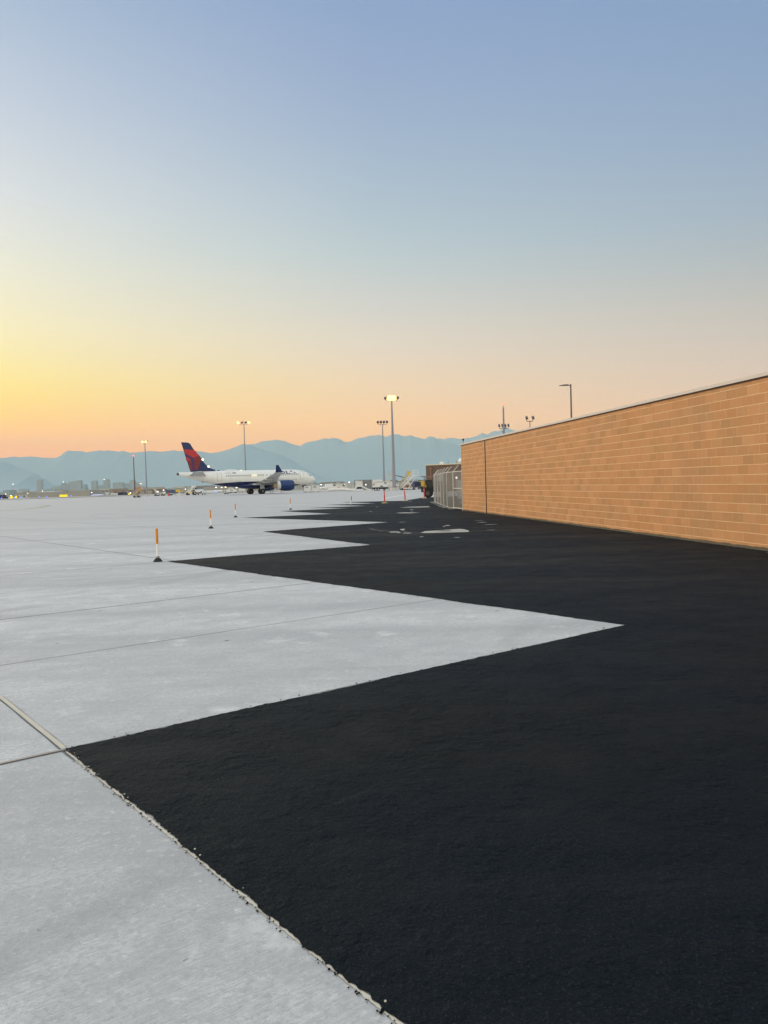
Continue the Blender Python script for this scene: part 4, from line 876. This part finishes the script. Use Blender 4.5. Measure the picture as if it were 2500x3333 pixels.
# ---------------------------------------------------------------- airfield lights and signs
def gAt(px, D): p_ = AT(px, 1600, D); return Vector((p_.x, D, 0 if D < 258 else gz(D)))
bl0 = None
for i, (px, D, l) in enumerate(((4, 262, 'blue taxiway light at the left edge of the frame'), (47, 268, 'blue taxiway light between the two small yellow signs'), (67, 255, 'blue taxiway light right of the pair of small yellow signs'), (127, 300, 'blue taxiway light in front of the long grey hangar, farther of two'),
                     (152, 262, 'blue taxiway light in front of the long grey hangar, nearer of two'), (231, 275, 'blue taxiway light right of the wide yellow sign'), (299, 275, 'pale blue taxiway light right of the box hangar'), (323, 275, 'blue taxiway light, lower of two near the brown hangar'), (324, 430, 'blue taxiway light, upper of two near the brown hangar'), (703, 215, 'pale blue ground light beyond the rear fuselage'))):
    if bl0 is None:
        bl0 = thing('taxiway_light', l, 'airfield light', gAt(px, D), 0, 'blue taxiway lights')
        mb = MB(); mb.tube((0, 0, 0), (0, 0, .3), .05, 'yellow_paint'); mb.tube((0, 0, 0), (0, 0, .03), .16, 'dark_metal'); mb.build('stem', bl0)
        mb = MB(); mb.ball((0, 0, .48), .22, 'blue_lamp', 10, (1, 1, .9)); mb.build('lens', bl0)
    else: dup(bl0, l, gAt(px, D), 0, 1. if D < 400 else 1.4)
def ysign(px, D, w_, h_, l, z0=.35):
    t_ = thing('airfield_sign', l, 'airfield sign', gAt(px, D), 0)
    mb_ = MB(); mb_.box((0, 0, z0+h_/2), (w_+.1, .3, h_+.08), 'deep_yellow'); mb_.build('housing', t_)
    mb_ = MB(); mb_.box((0, -.165, z0+h_/2), (w_, .03, h_), 'yellow_sign_face'); mb_.build('face', t_)
    for x_ in (-w_*.35, w_*.35): mb_ = MB(); mb_.tube((x_, 0, 0), (x_, 0, z0), .04, 'dark_metal'); mb_.build('leg', t_)
    return t_
ysign(207, 262, 2.6, .66, 'wide glowing yellow airfield sign in front of the grey hangars')
ysign(37.5, 258, .8, .75, 'small glowing yellow sign, left one of a close pair')
o = ysign(53, 258, .7, .72, 'small pale yellow sign, right one of a close pair')
mb = MB(); mb.box((.47, -.05, .7), (.2, .34, .75), 'machine_black'); mb.build('end_panel', o)
ysign(420, 330, .7, .5, 'tiny yellow lit sign left of the tan and orange stairs', .3)

# ---------------------------------------------------------------- hangars and distant airport
def hangar(x0, x1, pyt, D, dep, m_, l, roof='roof_pale', gable=0., name='hangar', rz=0., nd=3):
    a, b = AT(x0, 1600, D), AT(x1, 1600, D); z0 = gz(D); top_ = AT((x0+x1)/2, pyt, D).z - z0; w_ = b.x-a.x
    t_ = thing(name, l, 'building', Vector(((a.x+b.x)/2, D, z0)), rz)
    mb_ = MB(); mb_.box((0, dep/2, (top_-gable)/2), (w_, dep, top_-gable), m_); mb_.build('wall', t_)
    mb_ = MB()
    if gable: mb_.prism([(-w_/2-.3, top_-gable), (w_/2+.3, top_-gable), (w_/2+.3, top_-gable+.25), (0, top_), (-w_/2-.3, top_-gable+.25)], -.3, dep+.3, roof)
    else: mb_.box((0, dep/2, top_+.15), (w_+.6, dep+.6, .35), roof)
    mb_.build('roof', t_)
    for i in range(nd):
        mb_ = MB(); mb_.box((-w_/2 + w_*(i+.5)/nd, -.06, (top_-gable)*.36), (w_/nd*.55, .1, (top_-gable)*.7), 'hangar_tan' if m_ != 'hangar_tan' else 'hangar_metal'); mb_.build('door', t_)
    return t_
hangar(48, 140, 1601, 880, 60, 'hangar_metal', 'long low grey hangar left of the box hangar, its left half', 'hangar_metal', 1.2)
hangar(136, 222, 1602.5, 820, 40, 'hangar_metal', 'grey hangar joining the pale roofed box hangar', 'hangar_metal', 0, nd=5)
hangar(222, 291, 1597, 800, 40, 'hangar_metal', 'box hangar with a pale cream roof in the left distance', nd=2)
hangar(292, 332, 1602, 900, 30, 'tower_grey', 'small dark hangar right of the cream roofed hangar', 'hangar_metal', nd=2)
hangar(352, 500, 1594, 950, 60, 'hangar_brown', 'long brown hangar with pale roof line behind the left masts', nd=6)
hangar(10, 30, 1597, 980, 20, 'tower_grey', 'small dark building at the far left edge below the city', 'tower_dark', nd=1)
hangar(500, 640, 1590, 1100, 50, 'tower_grey', 'dark low terminal block behind the aircraft tail', 'hangar_metal', nd=8)
hangar(640, 800, 1583, 1250, 50, 'hangar_metal', 'grey terminal block seen under the rear fuselage', 'hangar_metal', nd=8)
hangar(1020, 1072, 1574.5, 1100, 40, 'tower_grey', 'dark flat terminal block just right of the aircraft nose', 'hangar_metal', nd=3)
hangar(1062, 1160, 1577, 1000, 40, 'hangar_metal', 'long grey terminal block with pale roof line above the air ducts', 'roof_pale', nd=6)
hangar(1094, 1145, 1571.5, 1150, 30, 'tower_grey', 'dark raised terminal storey above the long grey block', 'tower_grey', nd=3)
hangar(1155, 1420, 1570, 1300, 40, 'tower_grey', 'pale grey far terminal behind the generator trailer and stairs', 'hangar_metal', nd=9)
hangar(850, 1020, 1583, 1250, 40, 'tower_grey', 'grey terminal strip seen between engine and nose wheel', 'hangar_metal', nd=6)
# city towers
k = 0
CITY = [(121, 136, 1561, 'tower_rose', 'slim pale tower standing alone on the left of the skyline'), (201, 213, 1571, 'tower_grey', 'narrow tower at the left end of the skyline cluster'), (213, 224, 1575, 'tower_rose', 'short pale tower between the narrow one and the broad block'),
        (224, 247, 1567, 'tower_rose', 'broad rose grey block in the skyline cluster'), (246, 265, 1564, 'tower_dark', 'dark squared block at the right of the skyline cluster'), (265, 281, 1577, 'tower_dark', 'low dark step beside the dark squared block'),
        (298, 316, 1565, 'tower_dark', 'dark slab tower standing right of the skyline cluster'), (338, 352, 1560, 'tower_rose', 'tallest pinkish tower in the middle of the skyline'), (352, 356, 1562, 'tower_grey', 'thin fin tower attached right of the tallest tower'),
        (368, 402, 1571, 'tower_dark', 'wide flat topped block right of the tallest tower'), (402, 420, 1573, 'tower_grey', 'grey block next to the wide flat topped block'), (424, 440, 1563, 'tower_dark', 'tall dark block directly behind the beacon mast'),
        (440, 456, 1570, 'tower_grey', 'grey block just right of the beacon mast'), (316, 336, 1580, 'tower_grey', 'low grey building between dark slab and tallest tower'), (170, 196, 1582, 'tower_grey', 'low building between the lone tower and the cluster'),
        (60, 90, 1592, 'tower_grey', 'low grey building left of the lone tower'), (460, 474, 1583, 'tower_grey', 'low pale building left of the slender lit mast'), (495, 520, 1587, 'tower_grey', 'low distant building right of the slender lit mast')]
m = Nodes('tower_floors'); X = m.xyz(); f = m.math('FRACT', m.math('DIVIDE', m.math('ADD', X[2], 100), 4.)); g_ = m.math('FRACT', m.math('DIVIDE', m.math('ADD', X[0], 500), 5.))
m.color(m.mix(m.math('MULTIPLY', m.rng(f, .45, .5), m.rng(g_, .2, .25)), (.42, .46, .48), (.30, .37, .40))); m.rough(.4)
for (a, b, pyt, m_, l) in CITY:
    k += 1; D = 5200 + 170*(k % 5); A_, B_ = AT(a, 1600, D), AT(b, 1600, D); top_ = AT((a+b)/2, pyt, D).z + 3; w_ = B_.x-A_.x
    t_ = thing('city_tower', l, 'city building', Vector(((A_.x+B_.x)/2, D, -3)), 0, 'downtown towers in the haze')
    mb = MB(); mb.box((0, 15, top_/2), (w_, 30, top_), m_); mb.build('block', t_)
    mb = MB(); mb.box((0, -.3, top_*.5), (w_*.86, .5, top_*.92), 'tower_floors'); mb.build('window_front', t_)
    mb = MB(); mb.box((w_*.1, 14, top_+1.5), (w_*.45, 12, 3), 'tower_grey'); mb.build('roof_housing', t_)
# low town and trees, a mass nobody could count
mb = MB()
for i in range(900):
    D = random.uniform(1500, 4800); px = random.uniform(-150, 1700); p = AT(px, 1600, D); w_ = random.uniform(8, 40); h_ = random.uniform(3, 9)*(1 + D/5000)
    if i % 3: mb.box((p.x, D, -3+h_/2), (w_, 12, h_), random.choice(['hangar_metal', 'tower_grey', 'hangar_brown', 'hangar_tan', 'roof_pale']))
    else: mb.ball((p.x, D, -3+h_*.3), h_*.8, 'leaf', 7, (1.8, 1, .8))
struct(mb.build('distant_town'), 'stuff')
# distant floodlights
LAMPS = [(19, 1608, 700), (36, 1613, 420), (60, 1614, 430), (44, 1576, 2500), (139, 1598, 800), (90, 1606, 760), (299, 1603, 700), (459, 1574, 1500), (445, 1604, 520), (425, 1604.5, 520), (575, 1598.5, 420), (605, 1592, 700), (621, 1591.5, 700), (533, 1595.5, 600), (514, 1600, 560),
         (704, 1586.5, 800), (722, 1586.5, 900), (735, 1585.5, 800), (771, 1587, 700), (1046, 1577.5, 700), (1102, 1582, 560), (1121, 1577, 700), (1130, 1576.5, 650), (1138, 1569.5, 900), (208, 1569, 5100), (341, 1560.5, 5000), (51, 1593, 1800)]
names = ['at the far left edge', 'above the left small yellow sign', 'above the right small yellow sign', 'high in the haze on the left', 'on the grey hangar roof', 'left of the grey hangar door', 'right of the box hangar', 'small and high right of the beacon mast', 'right of a close pair by the stairs', 'left of a close pair by the stairs', 'above the yellow box rack', 'left of two over the lift truck', 'right of two over the lift truck', 'over the white jet right of the mast', 'over the jet nose right of the mast',
         'left of three beyond the rear belly', 'middle of three beyond the rear belly', 'right of three beyond the rear belly', 'nearest the main gear', 'just right of the aircraft nose', 'above the fat air duct', 'left of two above the duct end', 'right of two above the duct end', 'highest, on the dark terminal storey', 'on the cluster roof', 'on top of the tallest city tower', 'dim red, low in the haze']
fl0 = None
for (px, py, D), nm in zip(LAMPS, names):
    z0 = gz(D); h_ = AT(px, py, D).z - z0
    t_ = thing('apron_light', 'distant lit lamp ' + nm, 'distant lamp', gAt(px, D), 0, 'lit lamps across the airfield')
    mb = MB(); mb.tube((0, 0, 0), (0, 0, h_), .06*D/500, 'steel_pole', n=6); mb.build('pole', t_)
    mb = MB(); mb.ball((0, -.3, h_), D*(.0005 if px < 400 else .00065), 'red_lamp' if 'red' in nm else ('warm_lamp' if int(px) % 3 == 0 else 'white_lamp'), 8, (1.3, .6, .8)); mb.build('lamp_head', t_)
# parked small jets
jet = thing('parked_jet', 'small white jet parked in the distance right of the slender lit mast', 'aircraft', gAt(545, 600), math.radians(5), 'small jets parked far across the airfield')
mb = MB(); mb.loft([[(x, r*math.cos(6.283*i/14), 1.9+dz_+r*math.sin(6.283*i/14)) for i in range(14)] for x, r, dz_ in ((9.5, .05, -.2), (8.6, .6, -.1), (6.5, 1.05, 0), (-3, 1.1, 0), (-7, .6, .4), (-9, .15, .7))], 'white_paint'); mb.build('fuselage', jet)
mb = MB(); mb.loft([[(x-a, y, z+b) for a, b in ((0, 0), (ch*.4, .12), (ch, 0), (ch*.4, -.12))] for y, x, ch, z in ((-8.5, -1.5, 1, 1.9), (0, 2.5, 3.6, 1.3), (8.5, -1.5, 1, 1.9))], 'light_grey_paint'); mb.build('wing', jet)
mb = MB(); mb.prism([(-6.2, 2.6), (-8.6, 2.7), (-10.4, 5.6), (-8.9, 5.6)], -.12, .12, 'white_paint'); mb.prism([(-8.8, 5.5), (-10.4, 5.5), (-10.4, 5.7), (-8.8, 5.7)], -2.8, 2.8, 'white_paint'); mb.build('tail', jet)
for y in (-1.6, 1.6): mb = MB(); mb.tube((-3.2, y, 2.5), (-6, y, 2.5), .5, 'light_grey_paint', .42, 12); mb.build('engine', jet)
for x_, y in ((7, 0), (-1, 1.5), (-1, -1.5)): mb = MB(); mb.tube((x_, y, 1.2), (x_, y, .3), .08, 'dark_metal'); mb.tube((x_, y-.15, .3), (x_, y+.15, .3), .3, 'tyre_rubber', n=10); mb.build('landing_gear', jet)
for px, D, rz, l in ((664, 560, 20, 'small white jet seen under the aircraft tail cone behind the car'), (716, 640, 165, 'small white jet under the rear belly'), (790, 650, 12, 'small white jet just left of the main wheels'), (1060, 520, 160, 'small white jet right of the aircraft nose beyond the carts'),
                     (325, 700, 200, 'small white jet before the brown hangar'), (370, 760, 15, 'small white jet farther right before the brown hangar'), (1120, 620, 8, 'small white jet beyond the air ducts'), (585, 720, 170, 'small white jet beyond the yellow box rack'), (20, 640, 20, 'small jet at the far left edge')):
    dup(jet, l, gAt(px, D), math.radians(rz), .8 if px < 400 else 1.)
# airport service vehicles far across
def van(px, D, m_, l, L=5.5):
    t_ = thing('service_van', l, 'van', gAt(px, D), math.radians(random.uniform(-15, 15)), 'service vehicles across the airfield')
    mb_ = MB(); mb_.prism([(-L/2, .4), (L/2, .4), (L/2, 1.2), (L/2-.9, 1.3), (L/2-1.5, 2.3), (-L/2, 2.3)], -1, 1, m_); mb_.build('body', t_)
    mb_ = MB(); mb_.prism([(L/2-1.0, 1.35), (L/2-1.45, 2.1), (L/2-2.2, 2.1), (L/2-2.2, 1.35)], -1.02, 1.02, 'window_tint'); mb_.build('side_window', t_)
    for x_ in (-L*.3, L*.3):
        for y in (-.85, .85): wheel(t_, (x_, y, .38), .38, .25, n=10)
for px, D, m_, l in ((1080, 330, 'white_paint', 'white van beyond the fat air duct'), (1112, 360, 'hose_fabric', 'cream van left of the grey container'), (1228, 330, 'light_grey_paint', 'grey van glimpsed behind the generator trailer'), (1275, 300, 'white_paint', 'white van beyond the concrete barrier'),
                     (402, 420, 'cart_blue', 'dark blue van left of the tan and orange stairs'), (560, 380, 'cart_grey_blue', 'grey blue van behind the red cone'), (655, 420, 'light_grey_paint', 'grey van behind the lift truck'), (800, 340, 'white_paint', 'white van beyond the left main wheel'),
                     (925, 380, 'white_paint', 'white van under the engine'), (75, 420, 'light_grey_paint', 'grey van before the long grey hangar'), (5, 380, 'cart_blue', 'dark van at the left edge of the frame'), (1150, 300, 'light_grey_paint', 'pale van behind the arched air duct')):
    van(px, D, m_, l)
# far perimeter rail behind the barrier
t_ = thing('rail_fence', 'thin grey rail fence in the distance between the light masts', 'fence', gAt(1300, 250)); 
for i in range(9): mb = MB(); mb.tube((-6+1.6*i, 0, 0), (-6+1.6*i, 0, 1.9), .03, 'unit_grey', n=6); mb.build('post', t_)
for z in (1.9, .9): mb = MB(); mb.tube((-6, 0, z), (6.8, 0, z), .03, 'unit_grey'); mb.build('rail', t_)
struct(MB().add([(x, y, z) for x, y, z in ((-300, 300, 0), (-300, 330, 0), (200, 326, 0), (200, 292, 0))], [(0, 1, 2, 3)], 'old_line').build('taxiway')).location.z = -.02
bpy.data.objects['taxiway'].location.z = gz(315) + .06

# ---------------------------------------------------------------- mountains
def mountains(name, pts_, D, depth, sd, rough_=.5):
    pts_ = sorted(pts_); mb_ = MB(); U = []
    px = pts_[0][0]
    while px <= pts_[-1][0]:
        for a, b in zip(pts_, pts_[1:]):
            if a[0] <= px <= b[0]: t = (px-a[0])/max(1e-6, b[0]-a[0]); py = a[1]+(b[1]-a[1])*t; break
        py += 1.0*noise.noise(Vector((px*.12, sd, 0))) + 1.5*noise.noise(Vector((px*.045, sd, 8))) + (1.8*abs(noise.noise(Vector((px*.11, sd, 2)))) if px > 1100 else 0) + .6*noise.noise(Vector((px*.4, sd, 3))); U.append(AT(px, py, D)); px += 4 if -100 < px < 2600 else 25
    nv = 26; rows = []; zs = [p.z for p in U]; kk = 45; avg = [sum(zs[max(0, i-kk):i+kk+1])/len(zs[max(0, i-kk):i+kk+1]) for i in range(len(zs))]
    for j_ in range(nv+5):
        row = []
        t = j_/nv
        for i, p_ in enumerate(U):
            wz = min(1., t)**5; cz = p_.z*wz + min(p_.z*1.3, avg[i])*(1-wz)
            if t <= 1:
                y = D - depth*(1-t); n1_ = noise.noise(Vector((p_.x/700 + (1-t)*.6, t*1.4, sd))); n2_ = noise.noise(Vector((p_.x/260, t*3, sd+4)))
                z = cz*(t**1.15)*(1 + (1-t)*(.05*n1_ + .03*noise.noise(Vector((p_.x/300+t*4, t*2, sd+20))))); z = -60 + max(0, z+60)
            else: y = D + depth*(t-1)*2; z = cz*(1-(t-1)*4)
            row.append((p_.x*(y/D)**.5, y, z))
        rows.append(row)
    n_ = len(U); mb_.add([q for r in rows for q in r], [(k_*n_+i, k_*n_+i+1, (k_+1)*n_+i+1, (k_+1)*n_+i) for k_ in range(len(rows)-1) for i in range(n_-1)], 'mountain_rock', True)
    return struct(mb_.build(name))
R1 = [(-1500, 1500), (-700, 1470), (-300, 1485), (0, 1491), (25, 1489), (38, 1486), (53, 1486), (66, 1488), (86, 1487), (99, 1484.6), (132, 1489), (177, 1490.6), (195, 1484), (210, 1472), (221.5, 1466), (240, 1468), (266, 1469), (282, 1471.7), (309, 1468.6), (321.5, 1465.6), (337, 1467), (354, 1465.6), (387, 1470), (405, 1467.6), (425, 1474), (455, 1471.7),
      (489, 1467.6), (525, 1470), (561, 1466), (594, 1468), (638, 1467.6), (663, 1471), (686, 1474.5), (710.6, 1471.7), (746.6, 1462), (774, 1451), (789.6, 1445), (809, 1447), (850, 1462), (876, 1469), (905, 1477), (930, 1487), (950, 1497), (985, 1520), (1030, 1545), (1100, 1575), (1150, 1600)]
R2 = [(560, 1600), (640, 1530), (720, 1475), (760, 1462), (800, 1449), (810, 1446.8), (831.5, 1444), (853, 1437), (875, 1433), (910, 1432), (928.6, 1436), (950.6, 1444.8), (977, 1451.7), (994, 1440.7), (1005, 1439), (1025, 1435), (1045, 1430), (1057, 1425), (1070, 1428.6), (1080, 1425.4), (1102, 1427), (1118, 1436), (1130, 1439.5), (1148, 1433), (1165, 1426), (1185, 1423), (1199, 1418), (1215, 1418), (1230, 1415.5), (1242, 1417), (1250, 1420), (1258, 1421), (1270, 1415), (1284, 1412.5), (1297, 1414),
      (1309, 1419.5), (1325, 1418), (1335, 1415.5), (1348, 1420), (1364, 1425.5), (1382, 1428.5), (1394, 1421), (1405.6, 1420), (1415.7, 1423.5), (1424, 1431), (1434, 1436), (1446, 1438), (1462, 1440), (1478, 1443.7), (1505, 1454), (1560, 1475), (1650, 1515), (1760, 1560)]
R3 = [(1300, 1520), (1360, 1450), (1416, 1427), (1424, 1426.8), (1434, 1426), (1442.7, 1430), (1456, 1425), (1476.5, 1424.7), (1493, 1428), (1508.5, 1428), (1522, 1425), (1535.5, 1424), (1544, 1421), (1550, 1420.5), (1569, 1408), (1586, 1414.5), (1600, 1406), (1611, 1401), (1622, 1404), (1636, 1393.6), (1654, 1393.6), (1676, 1401.7), (1696, 1403.5), (1705, 1408), (1780, 1416), (1900, 1400), (2100, 1430), (2500, 1450), (3400, 1440)]
R0 = [(-1500, 1480), (-600, 1495), (-200, 1498), (0, 1501), (25, 1505), (63, 1522), (90, 1532), (115, 1540), (150, 1562), (200, 1590)]
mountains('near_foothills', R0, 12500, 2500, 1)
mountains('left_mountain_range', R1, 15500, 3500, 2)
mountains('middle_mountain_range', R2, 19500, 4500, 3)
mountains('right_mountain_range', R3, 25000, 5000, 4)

# ---------------------------------------------------------------- haze
m = Nodes('haze_air'); m.t.nodes.remove(m.b)
pv = m.n('ShaderNodeVolumePrincipled'); pv.inputs['Color'].default_value = (.78, 1.0, 1.0, 1); pv.inputs['Density'].default_value = HAZE_K; pv.inputs['Anisotropy'].default_value = 0.
m.t.links.new(pv.outputs[0], m.out.inputs['Volume'])
mb = MB(); mb.box((0, 13000, 1000), (46000*1.0, 38000, 2130), 'haze_air'); hz = mb.build('haze'); struct(hz, 'stuff')
